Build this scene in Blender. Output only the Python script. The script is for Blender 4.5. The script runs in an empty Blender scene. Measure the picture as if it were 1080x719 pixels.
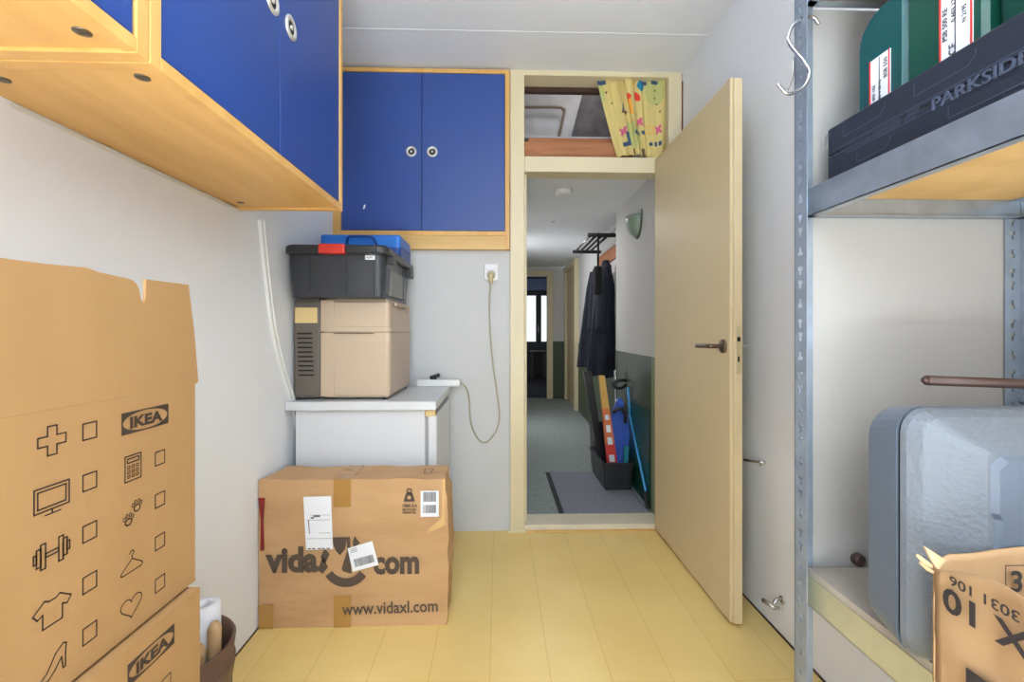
import bpy, bmesh, math, random
from mathutils import Vector, Matrix, noise
random.seed(7)
R = math.radians
C = bpy.context.scene.collection
scene = bpy.context.scene

# ------------------------------------------------------------------ camera
cd = bpy.data.cameras.new('camera'); cam = bpy.data.objects.new('camera', cd); C.objects.link(cam)
cam.location = (0, 0, 1.09); cam.rotation_euler = (R(90), 0, R(-1.67))
cd.sensor_width = 36; cd.lens = 16.0; cd.shift_y = -9.5/1080; cd.clip_start = 0.03
scene.camera = cam

# ------------------------------------------------------------------ world, lights, exposure
w = bpy.data.worlds.new('sky'); scene.world = w; w.use_nodes = True
bg = w.node_tree.nodes['Background']; bg.inputs[0].default_value = (0.90, 0.95, 1.0, 1); bg.inputs[1].default_value = 0.9
scene.view_settings.view_transform = 'Standard'; scene.view_settings.look = 'None'
scene.view_settings.exposure = 0.52; scene.view_settings.gamma = 1.0
scene.view_settings.use_curve_mapping = False

def area(name, loc, rot, sx, sy, power, col=(1, 1, 1), spread=180):
    l = bpy.data.lights.new(name, 'AREA'); l.shape = 'RECTANGLE'; l.size = sx; l.size_y = sy
    l.energy = power; l.color = col; l.spread = R(spread)
    o = bpy.data.objects.new(name, l); C.objects.link(o); o.location = loc; o.rotation_euler = rot
    return o
area('window_daylight', (0.05, -2.54, 1.45), (R(97), 0, 0), 1.5, 1.85, 14, (0.84, 0.93, 1.0))
area('fill_uplight', (0.06, -0.85, 1.79), (R(180), 0, 0), 1.2, 0.8, 50, (0.84, 0.93, 1.0))  # added fill, bounced off the ceiling from behind the camera
area('floor_fill', (0.0, -0.85, 0.34), (R(180), 0, 0), 0.9, 0.6, 50, (0.86, 0.93, 1.0))  # added fill from below for ceiling and shelf undersides
area('fill_downlight', (0.06, -0.85, 1.75), (0, 0, 0), 1.2, 0.8, 24, (0.84, 0.93, 1.0))  # added fill for the floor, unseen behind the camera
area('hall_side_fill', (0.06, 5.1, 1.3), (R(90), 0, R(-90)), 0.9, 1.9, 8.5, (0.97, 0.98, 1.0))  # added hall fill in front of the closed left wall
area('loft_fill', (0.60, 2.75, 2.95), (0, 0, R(0)), 0.2, 0.2, 1.6, (1.0, 0.98, 0.95))  # added to brighten the loft, no lamp modelled there
area('hall_fill', (0.35, 3.9, 2.03), (0, 0, 0), 0.25, 0.25, 4.0, (1.0, 0.98, 0.95))  # added hall fill without a fixture

# ------------------------------------------------------------------ materials
def lin(c):
    c = c/255.0
    return c/12.92 if c <= 0.04045 else ((c+0.055)/1.055)**2.4
MATS = {}
def mat(name, rgb, rough=0.6, metal=0.0, var=0.0, scale=6.0, bump=0.0, bscale=60.0, stretch=(1, 1, 1), rgb2=None, spec=0.5, coat=0.0):
    if name in MATS: return MATS[name]
    m = bpy.data.materials.new(name); m.use_nodes = True; nt = m.node_tree; n = nt.nodes; l = nt.links
    b = n['Principled BSDF']
    col = tuple(lin(v) for v in rgb)
    b.inputs['Base Color'].default_value = (*col, 1)
    b.inputs['Roughness'].default_value = rough; b.inputs['Metallic'].default_value = metal
    b.inputs['Specular IOR Level'].default_value = spec
    b.inputs['Coat Weight'].default_value = coat
    tc = n.new('ShaderNodeTexCoord'); mp = n.new('ShaderNodeMapping'); mp.inputs['Scale'].default_value = stretch
    l.new(tc.outputs['Object'], mp.inputs['Vector'])
    if var > 0 or rgb2:
        nz = n.new('ShaderNodeTexNoise'); nz.inputs['Scale'].default_value = scale; nz.inputs['Detail'].default_value = 6
        l.new(mp.outputs[0], nz.inputs['Vector'])
        cr = n.new('ShaderNodeValToRGB')
        c2 = tuple(lin(v) for v in rgb2) if rgb2 else tuple(v*(1-var) for v in col)
        cr.color_ramp.elements[0].position = 0.32; cr.color_ramp.elements[1].position = 0.68
        cr.color_ramp.elements[0].color = (*c2, 1); cr.color_ramp.elements[1].color = (*col, 1)
        l.new(nz.outputs['Fac'], cr.inputs[0]); l.new(cr.outputs[0], b.inputs['Base Color'])
    if bump > 0:
        nb = n.new('ShaderNodeTexNoise'); nb.inputs['Scale'].default_value = bscale; nb.inputs['Detail'].default_value = 4
        l.new(mp.outputs[0], nb.inputs['Vector'])
        bp = n.new('ShaderNodeBump'); bp.inputs['Strength'].default_value = bump; bp.inputs['Distance'].default_value = 0.01
        l.new(nb.outputs['Fac'], bp.inputs['Height']); l.new(bp.outputs[0], b.inputs['Normal'])
    MATS[name] = m
    return m
def emis(name, rgb, s):
    m = bpy.data.materials.new(name); m.use_nodes = True; b = m.node_tree.nodes['Principled BSDF']
    b.inputs['Emission Color'].default_value = (*[lin(v) for v in rgb], 1); b.inputs['Emission Strength'].default_value = s
    return m

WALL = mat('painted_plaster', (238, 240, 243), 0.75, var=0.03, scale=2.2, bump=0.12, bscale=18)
WALLF = mat('plaster_darkened', (205, 205, 205), 0.75, var=0.03, scale=2.2, bump=0.12, bscale=18)  # same plaster, colour darkened to offset the strong light on the far wall
CEIL = mat('ceiling_paint', (233, 236, 240), 0.8, var=0.02, scale=1.5)
WOOD = mat('beech_veneer', (230, 182, 108), 0.42, rgb2=(216, 165, 92), scale=2.2, stretch=(9, 1.2, 9), spec=0.4)
WOODF = mat('beech_lipping', (228, 180, 106), 0.4, rgb2=(214, 162, 88), scale=3, stretch=(5, 5, 1))
BLUE = mat('blue_laminate', (32, 70, 148), 0.36, var=0.12, scale=1.5, spec=0.5)
HANDLE = mat('satin_nickel', (215, 212, 205), 0.3, 0.6)
DARK = mat('dark_gap', (26, 22, 20), 0.8)
STEEL = mat('zinc_screw', (120, 112, 100), 0.35, 0.9)
CREAM = mat('cream_paint', (224, 210, 174), 0.35, var=0.05, scale=4)
CREAMD = mat('cream_door_paint', (218, 197, 156), 0.45, var=0.03, scale=2, spec=0.5)
POSTM = mat('galvanised_post', (150, 162, 176), 0.42, 0.45, var=0.2, scale=22)
GALV = mat('galvanised_steel', (176, 186, 196), 0.38, 0.75, var=0.22, scale=22, bump=0.05, bscale=30)
CARD = mat('cardboard', (164, 126, 81), 0.75, rgb2=(159, 121, 76), scale=3, stretch=(1, 4, 1), bump=0.03, bscale=25)
CARDE = mat('cardboard_edge', (176, 128, 78), 0.85, var=0.2, scale=30)
CARDV = mat('brown_carton', (200, 160, 116), 0.7, rgb2=(188, 147, 103), scale=4, stretch=(1, 1, 3), bump=0.35, bscale=9)
INK = mat('print_ink', (58, 44, 34), 0.7)
INKD = mat('print_ink_black', (44, 38, 40), 0.7)
TAPE = mat('packing_tape', (176, 132, 72), 0.25, spec=0.6)
PAPER = mat('label_paper', (236, 238, 244), 0.6)
RED = mat('red_plastic', (204, 52, 40), 0.4)
REDT = mat('red_tape', (150, 34, 30), 0.4, var=0.4, scale=30)
WHITE = mat('white_enamel', (212, 213, 216), 0.28, var=0.02, scale=3)
WHITEP = mat('white_plastic', (232, 232, 230), 0.4)
BEIGE = mat('beige_plastic', (192, 170, 146), 0.42, bump=0.03, bscale=200)
TAUPE = mat('taupe_plastic', (104, 96, 88), 0.5, bump=0.05, bscale=200)
BLACKP = mat('black_plastic', (44, 45, 48), 0.35, spec=0.5)
BLACKS = mat('smoky_black_plastic', (52, 54, 60), 0.3, spec=0.5)
BLUEP = mat('sky_blue_plastic', (40, 120, 214), 0.4)
BLUED = mat('deep_blue_plastic', (24, 72, 150), 0.4)
OCHRE = mat('pale_label', (222, 194, 136), 0.6)
CABLE = mat('grey_cable', (176, 166, 142), 0.5)
BROWNB = mat('brown_leatherette', (112, 84, 66), 0.5, var=0.3, scale=12)
TAN = mat('tan_wood', (192, 156, 112), 0.6)
CASE = mat('case_greyblue', (100, 107, 115), 0.5, bump=0.25, bscale=160)
CASES = mat('case_greyblue_smooth', (92, 103, 117), 0.32)
NAVYP = mat('navy_plastic', (36, 41, 53), 0.42, bump=0.06, bscale=300)
NAVYL = mat('navy_raised_highlight', (72, 80, 98), 0.3)  # lighter than the case: catch-light on raised marks put into the colour
TEAL = mat('teal_plastic', (10, 78, 80), 0.35)
GREEN = mat('green_plastic', (20, 74, 60), 0.3)
WHITEM = mat('white_melamine', (160, 158, 154), 0.6, var=0.01, spec=0.5)
BROWNR = mat('brown_bar', (70, 52, 46), 0.45, 0.3)
CARPET = mat('grey_carpet', (166, 172, 170), 0.95, rgb2=(136, 148, 144), scale=60, bump=0.6, bscale=300)
MATM = mat('door_mat_grey', (154, 158, 170), 0.95, rgb2=(118, 122, 132), scale=120, bump=0.6, bscale=300)
RUB = mat('rubber_edge', (40, 42, 46), 0.7)
GDADO = mat('green_dado_paint', (72, 84, 64), 0.45, var=0.15, scale=5)
NAVYC = mat('navy_cloth', (34, 38, 54), 0.9, var=0.25, scale=10, bump=0.3, bscale=60)
BLKC = mat('black_cloth', (22, 22, 26), 0.95)
ORANGE = mat('orange_card', (222, 120, 72), 0.6)
YELC = mat('yellow_card', (214, 170, 90), 0.6)
REDC = mat('red_card', (222, 66, 58), 0.5)
RBLUE = mat('royal_blue_plastic', (64, 104, 206), 0.5, var=0.2, scale=8)
LBLUE = mat('light_blue_pole', (70, 160, 220), 0.35)
GPANEL = mat('green_panel', (20, 78, 60), 0.3)
CHROME = mat('chrome', (200, 200, 202), 0.2, 0.9)
TIMBER = mat('raw_timber', (184, 124, 84), 0.7, rgb2=(160, 100, 62), scale=4, stretch=(1, 10, 10))
ATTIC = mat('attic_board', (190, 188, 190), 0.85, var=0.25, scale=5)
LAMPG = mat('lamp_glass_green', (132, 150, 134), 0.3)
BLKF = mat('black_frame_paint', (18, 20, 24), 0.5)
CREVICE = mat('dark_seam_line', (70, 52, 40), 0.9)
FRAYED = mat('scuffed_plaster', (214, 206, 192), 0.9)

def glass(name, rgb=(0.9, 0.95, 1)):
    m = bpy.data.materials.new(name); m.use_nodes = True; b = m.node_tree.nodes['Principled BSDF']
    b.inputs['Base Color'].default_value = (*rgb, 1); b.inputs['Roughness'].default_value = 0.02
    b.inputs['Transmission Weight'].default_value = 1; b.inputs['IOR'].default_value = 1.02
    return m
GLASS = glass('window_glass')

def floor_mat():
    m = bpy.data.materials.new('yellow_laminate_floor'); m.use_nodes = True; nt = m.node_tree; n = nt.nodes; l = nt.links
    b = n['Principled BSDF']; b.inputs['Roughness'].default_value = 0.36
    tc = n.new('ShaderNodeTexCoord')
    mp = n.new('ShaderNodeMapping'); mp.inputs['Rotation'].default_value = (0, 0, R(90)); mp.inputs['Location'].default_value = (0.3, 0.093, 0)
    l.new(tc.outputs['Object'], mp.inputs[0])
    br = n.new('ShaderNodeTexBrick'); br.inputs['Scale'].default_value = 1
    br.inputs['Brick Width'].default_value = 2.4; br.inputs['Row Height'].default_value = 0.192; br.inputs['Mortar Size'].default_value = 0.0012
    br.inputs['Color1'].default_value = (lin(240), lin(213), lin(142), 1); br.inputs['Color2'].default_value = (lin(238), lin(209), lin(135), 1)
    br.inputs['Mortar'].default_value = (lin(218), lin(184), lin(108), 1); br.inputs['Bias'].default_value = 0.0
    l.new(mp.outputs[0], br.inputs['Vector'])
    nz = n.new('ShaderNodeTexNoise'); nz.inputs['Scale'].default_value = 1.8; nz.inputs['Detail'].default_value = 5
    l.new(tc.outputs['Object'], nz.inputs['Vector'])
    cr = n.new('ShaderNodeValToRGB'); cr.color_ramp.elements[0].position = 0.35; cr.color_ramp.elements[1].position = 0.7
    cr.color_ramp.elements[0].color = (0.90, 0.83, 0.72, 1); cr.color_ramp.elements[1].color = (1, 1, 1, 1)
    l.new(nz.outputs['Fac'], cr.inputs[0])
    mx = n.new('ShaderNodeMix'); mx.data_type = 'RGBA'; mx.blend_type = 'MULTIPLY'; mx.inputs[0].default_value = 1
    l.new(br.outputs['Color'], mx.inputs[6]); l.new(cr.outputs[0], mx.inputs[7]); l.new(mx.outputs[2], b.inputs['Base Color'])
    return m
FLOOR = floor_mat()

# ------------------------------------------------------------------ mesh helpers
class MB:
    """collects shapes, all in world coordinates, into ONE mesh"""
    def __init__(s): s.v = []; s.f = []; s.mi = []; s.sm = []
    def add(s, verts, faces, mi=0, smooth=False):
        o = len(s.v); s.v += [Vector(v) for v in verts]
        for f in faces: s.f.append([i+o for i in f]); s.mi.append(mi); s.sm.append(smooth)
        return s
    def frombm(s, bm, mi=0, smooth=False, M=None):
        bm.verts.ensure_lookup_table(); bm.verts.index_update()
        vs = [(M @ v.co if M else v.co.copy()) for v in bm.verts]
        s.add(vs, [[v.index for v in f.verts] for f in bm.faces], mi, smooth); bm.free(); return s
    def box(s, x0, x1, y0, y1, z0, z1, bev=0.0, mi=0, M=None, seg=2, smooth=False):
        bm = bmesh.new(); bmesh.ops.create_cube(bm, size=1)
        for v in bm.verts:
            v.co = Vector(((x0+x1)/2+v.co.x*(x1-x0), (y0+y1)/2+v.co.y*(y1-y0), (z0+z1)/2+v.co.z*(z1-z0)))
        if bev > 0: bmesh.ops.bevel(bm, geom=list(bm.edges), offset=bev, segments=seg, affect='EDGES', profile=0.5)
        return s.frombm(bm, mi, smooth, M)
    def tube(s, pts, r, seg=8, mi=0, closed=False, smooth=True, caps=True):
        pts = [Vector(p) for p in pts]; n = len(pts); rr = r if isinstance(r, (list, tuple)) else [r]*n
        tan = []
        for i in range(n):
            a = pts[(i-1) % n] if (closed or i > 0) else pts[i]; b = pts[(i+1) % n] if (closed or i < n-1) else pts[i]
            tan.append((b-a).normalized())
        up = Vector((0, 0, 1)) if abs(tan[0].z) < 0.9 else Vector((1, 0, 0))
        nrm = (up - tan[0]*up.dot(tan[0])).normalized(); vs = []
        for i in range(n):
            nrm = (nrm - tan[i]*nrm.dot(tan[i])).normalized(); bn = tan[i].cross(nrm)
            for k in range(seg):
                a = 2*math.pi*k/seg; vs.append(pts[i]+(nrm*math.cos(a)+bn*math.sin(a))*rr[i])
        fs = []
        for i in range(n if closed else n-1):
            j = (i+1) % n
            for k in range(seg): fs.append([i*seg+k, i*seg+(k+1) % seg, j*seg+(k+1) % seg, j*seg+k])
        if not closed and caps: fs.append(list(range(seg))[::-1]); fs.append([(n-1)*seg+k for k in range(seg)])
        return s.add(vs, fs, mi, smooth)
    def loft(s, rings, mi=0, cap0=True, cap1=True, smooth=False):
        n = len(rings[0]); vs = [v for r in rings for v in r]; fs = []
        for i in range(len(rings)-1):
            for k in range(n): fs.append([i*n+k, i*n+(k+1) % n, (i+1)*n+(k+1) % n, (i+1)*n+k])
        s.add(vs, fs, mi, smooth)
        if cap0: s.add(rings[0], [list(range(n))[::-1]], mi)
        if cap1: s.add(rings[-1], [list(range(n))], mi)
        return s
    def lathe(s, prof, c, seg=32, mi=0, axis='z', smooth=True):
        c = Vector(c); vs = []; n = len(prof)
        for k in range(seg):
            a = 2*math.pi*k/seg
            for r, h in prof:
                p = {'z': (r*math.cos(a), r*math.sin(a), h), 'y': (r*math.cos(a), h, r*math.sin(a)), 'x': (h, r*math.cos(a), r*math.sin(a))}[axis]
                vs.append(c+Vector(p))
        fs = [[k*n+i, ((k+1) % seg)*n+i, ((k+1) % seg)*n+i+1, k*n+i+1] for k in range(seg) for i in range(n-1)]
        return s.add(vs, fs, mi, smooth)
    def cyl(s, p0, p1, r, seg=24, mi=0, smooth=True): return s.tube([p0, p1], r, seg, mi, smooth=smooth)
    def plate(s, loops, F, d0, d1, mi=0):
        """2-D outline with holes (first loop outer), extruded from d0 to d1 along the frame's normal"""
        bm = bmesh.new(); es = []
        for lp in loops:
            vs = [bm.verts.new((u, v, 0)) for u, v in lp]
            for i in range(len(vs)): es.append(bm.edges.new((vs[i], vs[(i+1) % len(vs)])))
        bmesh.ops.triangle_fill(bm, edges=es, use_beauty=True)
        bm.verts.ensure_lookup_table(); bm.verts.index_update()
        v2 = [v.co.copy() for v in bm.verts]; tr = [[v.index for v in f.verts] for f in bm.faces]; bm.free()
        n = len(v2); vs = [F(v.x, v.y, d0) for v in v2]+[F(v.x, v.y, d1) for v in v2]
        fs = [t[::-1] for t in tr]+[[i+n for i in t] for t in tr]; o = 0
        for lp in loops:
            k = len(lp)
            for i in range(k): fs.append([o+i, o+(i+1) % k, o+(i+1) % k+n, o+i+n])
            o += k
        return s.add(vs, fs, mi)
    def stroke(s, pts, F, wd, d, mi=0, closed=False):
        n = len(pts)
        for i in range(n if closed else n-1):
            a = Vector(pts[i]); b = Vector(pts[(i+1) % n])
            if (b-a).length < 1e-6: continue
            t = (b-a).normalized(); q = Vector((-t.y, t.x))*wd/2; e = t*wd*0.4
            s.add([F(*(a-q-e), d), F(*(b-q+e), d), F(*(b+q+e), d), F(*(a+q-e), d)], [[0, 1, 2, 3]], mi)
        return s
    def build(s, name, mats, parent=None, origin=None, fix=True):
        if not isinstance(mats, (list, tuple)): mats = [mats]
        off = WORLD.get(parent.name) if parent else (Vector(origin) if origin is not None else None)
        if off is None:
            xs = [v.x for v in s.v]; ys = [v.y for v in s.v]; zs = [v.z for v in s.v]
            off = Vector(((min(xs)+max(xs))/2, (min(ys)+max(ys))/2, min(zs)))
        me = bpy.data.meshes.new(name); me.from_pydata([v-off for v in s.v], [], s.f)
        for m in mats: me.materials.append(m)
        for p, mi, sm in zip(me.polygons, s.mi, s.sm): p.material_index = mi; p.use_smooth = sm
        if fix:
            bm = bmesh.new(); bm.from_mesh(me); bmesh.ops.recalc_face_normals(bm, faces=bm.faces); bm.to_mesh(me); bm.free()
        o = bpy.data.objects.new(name, me); C.objects.link(o)
        if parent: o.parent = parent
        else: o.location = off
        WORLD[o.name] = off
        return o
WORLD = {}
def thing(name, label, cat, loc, group=None):
    o = bpy.data.objects.new(name, None); o.empty_display_size = 0.05; C.objects.link(o); o.location = loc
    o['label'] = label; o['category'] = cat
    if group: o['group'] = group
    WORLD[o.name] = Vector(loc); return o
def tag(o, label, cat, group=None, kind=None):
    o['label'] = label; o['category'] = cat
    if group: o['group'] = group
    if kind: o['kind'] = kind
    return o
def struct(o): o['kind'] = 'structure'; return o
def lab(o, t): o['label'] = t; return o

FX = lambda x: (lambda u, v, d: Vector((x+d, u, v)))      # plane seen from +X: u = Y, v = Z
FNX = lambda x: (lambda u, v, d: Vector((x-d, -u, v)))    # plane seen from -X: u = -Y
FY = lambda y: (lambda u, v, d: Vector((u, y-d, v)))      # plane seen from -Y: u = X, v = Z

def text(mb, body, F, u, v, size, d, mi=0, offset=0.0, rot=0.0, sx=1.0, align='LEFT', extrude=0.0, shear=0.0, width=None):
    cu = bpy.data.curves.new('t', 'FONT'); cu.body = body; cu.size = size; cu.offset = offset; cu.align_x = align
    cu.extrude = extrude; cu.shear = shear; cu.resolution_u = 3
    o = bpy.data.objects.new('t', cu); C.objects.link(o)
    dg = bpy.context.evaluated_depsgraph_get(); me = bpy.data.meshes.new_from_object(o.evaluated_get(dg))
    if width and len(me.vertices):
        xs = [q.co.x for q in me.vertices]; sx = width/(max(xs)-min(xs))
    ca, sa = math.cos(rot), math.sin(rot)
    vs = []
    for q in me.vertices:
        x, y = q.co.x*sx, q.co.y
        vs.append(F(u+x*ca-y*sa, v+x*sa+y*ca, d+q.co.z+extrude))
    mb.add(vs, [list(p.vertices) for p in me.polygons], mi)
    bpy.data.objects.remove(o); bpy.data.curves.remove(cu); bpy.data.meshes.remove(me)
def rect(u0, u1, v0, v1): return [(u0, v0), (u1, v0), (u1, v1), (u0, v1)]
def ell(cx, cy, a, b, n=28, rot=0):
    return [(cx+a*math.cos(t)*math.cos(rot)-b*math.sin(t)*math.sin(rot), cy+a*math.cos(t)*math.sin(rot)+b*math.sin(t)*math.cos(rot)) for t in [2*math.pi*i/n for i in range(n)]]
def poly(mb, pts, F, d, mi=0): mb.plate([pts], F, d-0.0002, d, mi)
def smoothpath(pts, n=8):
    P = [Vector(p) for p in pts]; out = []
    for i in range(len(P)-1):
        p0 = P[max(i-1, 0)]; p1 = P[i]; p2 = P[i+1]; p3 = P[min(i+2, len(P)-1)]
        for k in range(n):
            t = k/n
            out.append(0.5*((2*p1)+(p2-p0)*t+(2*p0-5*p1+4*p2-p3)*t*t+(3*p1-p0-3*p2+p3)*t**3))
    out.append(P[-1]); return out

# ------------------------------------------------------------------ setting: the room
XL, XR, D, H = -0.886, 1.015, 2.50, 2.52
YB = -2.60
def sbox(name, m, *a, **k): return struct(MB().box(*a, **k).build(name, m))
sbox('floor', FLOOR, XL-0.1, XR+0.1, YB-0.1, 2.505, -0.1, 0)
sbox('ceiling', CEIL, XL-0.1, XR+0.1, YB-0.1, 2.6, H, H+0.1)
sbox('wall_left', WALL, XL-0.1, XL, YB-0.1, 2.6, 0, H)
sbox('wall_right', WALL, XR, XR+0.1, YB-0.1, 2.6, 0, H)
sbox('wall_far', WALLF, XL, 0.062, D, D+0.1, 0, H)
wb = MB(); wb.box(XL, -0.72, YB-0.1, YB, 0, H); wb.box(0.82, XR, YB-0.1, YB, 0, H); wb.box(-0.72, 0.82, YB-0.1, YB, 0, 0.5); wb.box(-0.72, 0.82, YB-0.1, YB, 2.42, H)
struct(wb.build('wall_back', WALL))
wn = MB(); F = FY(YB-0.03)
wn.plate([rect(-0.72, 0.82, 0.5, 2.42), rect(-0.67, 0.025, 0.55, 2.37), rect(0.075, 0.77, 0.55, 2.37)], F, -0.05, 0)
win = struct(wn.build('window_1', WHITEP))
MB().box(-0.67, 0.025, YB-0.008, YB-0.004, 0.55, 2.37).build('pane', GLASS, win)
MB().box(0.075, 0.77, YB-0.008, YB-0.004, 0.55, 2.37).build('pane', GLASS, win)
# ceiling joint
struct(MB().box(XL, XR, 2.163, 2.168, H-0.0015, H).build('trim_ceiling_joint', CEIL))
# dark seam where the floor meets the walls
dm = MB(); dm.box(XL, XL+0.004, -0.2, 2.49, 0, 0.004); dm.box(XR-0.005, XR, -0.2, 2.49, 0, 0.006)
struct(dm.build('baseboard_seam', CREVICE))

# door frame of the room (trim)
fr = MB()
fr.box(0.062, 0.140, 2.478, 2.60, 0, 2.50, 0.003); fr.box(0.935, 1.008, 2.478, 2.60, 0, 2.50, 0.003)
fr.box(0.140, 0.935, 2.485, 2.60, 1.967, 2.052, 0.004); fr.box(0.062, 1.008, 2.480, 2.60, 2.492, 2.52, 0.002)
fr.box(0.128, 0.156, 2.53, 2.60, 0.03, 1.967, 0.002)
fr.box(0.052, 0.146, 2.468, 2.49, 0, 0.012, 0.003)
struct(fr.build('trim_1', CREAM))
struct(MB().box(1.008, 1.0145, 2.478, 2.5, 2.12, 2.47).build('trim_edge', mat('rust_paint', (110, 48, 36), 0.7)))
struct(MB().box(0.140, 0.935, 2.485, 2.64, 0.0, 0.034, 0.004).build('trim_threshold', mat('threshold_paint', (222, 212, 188), 0.4, var=0.1, scale=9)))
struct(MB().box(0.140, 0.90, 2.470, 2.487, 0.0, 0.006, 0.002).build('trim_floor_strip', WOOD))

# room door, swung open into the room
door = struct(MB().box(0.869, 0.900, 1.655, 2.470, 0.012, 2.028, 0.002).box(0.857, 0.871, 1.662, 2.478, 0.012, 2.034, 0.004).build('door_1', CREAMD))
dk = MB(); dk.lathe([(0, -0.008), (0.024, -0.008), (0.026, -0.004), (0.026, 0.0), (0, 0)], (0.857, 1.712, 1.036), axis='x')
dk.tube(smoothpath([(0.857, 1.712, 1.036), (0.815, 1.712, 1.036), (0.806, 1.722, 1.036), (0.804, 1.75, 1.036), (0.805, 1.83, 1.034)], 5), 0.0085, 12)
lab(dk.build('door_handle', mat('worn_steel', (120, 104, 90), 0.3, 0.85), door), 'dark steel lever handle on the room side')
dk = MB(); dk.lathe([(0, 0.008), (0.024, 0.008), (0.026, 0.004), (0.026, 0.0), (0, 0)], (0.900, 1.712, 1.036), axis='x')
dk.tube(smoothpath([(0.900, 1.712, 1.036), (0.94, 1.712, 1.036), (0.95, 1.722, 1.036), (0.951, 1.75, 1.036), (0.95, 1.83, 1.036)], 5), 0.0085, 12)
dk.build('door_handle', CHROME, door)
lp = MB(); lp.box(0.876, 0.893, 1.6535, 1.656, 0.935, 1.11, 0.0008); lp.box(0.879, 0.890, 1.650, 1.655, 1.055, 1.072, 0.001, 1); lp.box(0.881, 0.888, 1.6528, 1.6545, 0.98, 1.0, 0, 1)
lp.build('lock_plate', [mat('brass_plate', (206, 190, 150), 0.35, 0.5), DARK], door)

# ------------------------------------------------------------------ hallway and the rooms beyond
def hx(y): return 0.915+(y-2.6)*0.0385
sbox('floor_hall', CARPET, -0.1, 1.35, 2.60, 7.4, -0.1, 0.02)
hc = MB()
hc.loft([[Vector((-0.1, 2.60, 2.03)), Vector((1.35, 2.60, 2.03)), Vector((1.35, 2.60, 2.12)), Vector((-0.1, 2.60, 2.12))],
         [Vector((-0.1, 7.4, 2.14)), Vector((1.35, 7.4, 2.14)), Vector((1.35, 7.4, 2.23)), Vector((-0.1, 7.4, 2.23))]])
struct(hc.build('ceiling_hall', CEIL))
HW = mat('hall_wall_paint', (212, 211, 209), 0.8, var=0.04, scale=3)
def skew(name, y0, y1, x0, x1, z0, z1, m, th=0.1):
    mb = MB(); mb.loft([[Vector((x0, y0, z0)), Vector((x0+th, y0, z0)), Vector((x0+th, y0, z1)), Vector((x0, y0, z1))],
                        [Vector((x1, y1, z0)), Vector((x1+th, y1, z0)), Vector((x1+th, y1, z1)), Vector((x1, y1, z1))]])
    return mb
def wallpair(name, y0, y1, x0, x1, th=0.12):
    struct(skew(name, y0, y1, x0, x1, 0.94, 2.3, HW, th).build(name, HW))
    struct(skew(name, y0, y1, x0-0.006, x1-0.006, 0.02, 0.94, GDADO, th).build(name+'_dado', GDADO))
wallpair('wall_hall_right', 2.60, 3.69, hx(2.6), hx(3.69), 0.3)
wallpair('wall_hall_alcove', 3.69, 6.15, 1.03, 1.085, 0.1)
sbox('wall_hall_left', HW, -0.1, -0.0, 2.6, 7.4, 0, 2.3)
we = MB(); we.box(-0.1, 0.18, 7.3, 7.4, 0, 2.3); we.box(0.86, 1.3, 7.3, 7.4, 0.94, 2.3); we.box(0.18, 0.86, 7.3, 7.4, 2.06, 2.3)
struct(we.build('wall_hall_end', HW))
struct(MB().box(0.86, 1.3, 7.294, 7.4, 0.02, 0.94).build('wall_hall_end_dado', GDADO))
f2 = MB(); f2.box(0.775, 0.868, 7.27, 7.36, 0.02, 1.989, 0.003); f2.box(0.10, 0.868, 7.27, 7.36, 1.99, 2.07, 0.003); f2.box(0.10, 0.18, 7.27, 7.36, 0.02, 1.989, 0.003)
struct(f2.build('trim_2', CREAM))
f3 = MB(); f3.box(1.03, 1.10, 6.15, 6.24, 0.02, 2.029, 0.003); f3.box(1.05, 1.12, 7.20, 7.29, 0.02, 2.029, 0.003); f3.box(1.03, 1.12, 6.15, 7.26, 2.03, 2.10, 0.003)
struct(f3.build('trim_3', CREAM))
struct(MB().box(1.085, 1.12, 6.22, 7.22, 0.03, 2.04, 0.004).build('door_2', CREAMD))
struct(MB().box(0.90, 0.93, 2.60, 2.66, 0.02, 0.94, 0.002).build('trim_4', mat('green_post', (128, 144, 108), 0.5)))
# far room with the black glazed door
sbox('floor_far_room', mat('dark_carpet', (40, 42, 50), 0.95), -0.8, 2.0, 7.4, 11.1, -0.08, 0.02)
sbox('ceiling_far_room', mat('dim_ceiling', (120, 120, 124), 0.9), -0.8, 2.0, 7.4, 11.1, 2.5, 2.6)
sbox('wall_far_room_left', HW, -0.9, -0.8, 7.4, 11.1, 0, 2.6)
sbox('wall_far_room_right', HW, 2.0, 2.1, 7.4, 11.1, 0, 2.6)
fw = MB(); fw.box(-0.8, 0.40, 11.0, 11.1, 0, 2.6); fw.box(1.3, 2.0, 11.0, 11.1, 0, 2.6); fw.box(0.40, 1.3, 11.0, 11.1, 2.42, 2.6)
struct(fw.build('wall_far_room', HW))
gd = MB(); F = FY(10.98)
gd.plate([rect(0.40, 1.30, 0.02, 2.42), rect(0.50, 0.90, 0.86, 1.97), rect(1.03, 1.24, 0.86, 1.97), rect(0.46, 1.24, 2.10, 2.38)], F, -0.05, 0)
gdo = struct(gd.build('door_3', BLKF))
MB().box(0.50, 0.90, 11.0, 11.006, 0.86, 1.97).build('pane', GLASS, gdo)
MB().box(1.03, 1.24, 11.0, 11.006, 0.86, 1.97).build('pane', GLASS, gdo)
MB().box(0.46, 1.24, 11.0, 11.006, 2.10, 2.38).build('transom_pane', mat('frosted_blue', (112, 128, 168), 0.4), gdo)
MB().tube([(0.955, 10.97, 1.05), (0.955, 10.93, 1.05), (0.955, 10.93, 1.25), (0.955, 10.97, 1.25)], 0.009).build('door_handle', CHROME, gdo)
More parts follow.
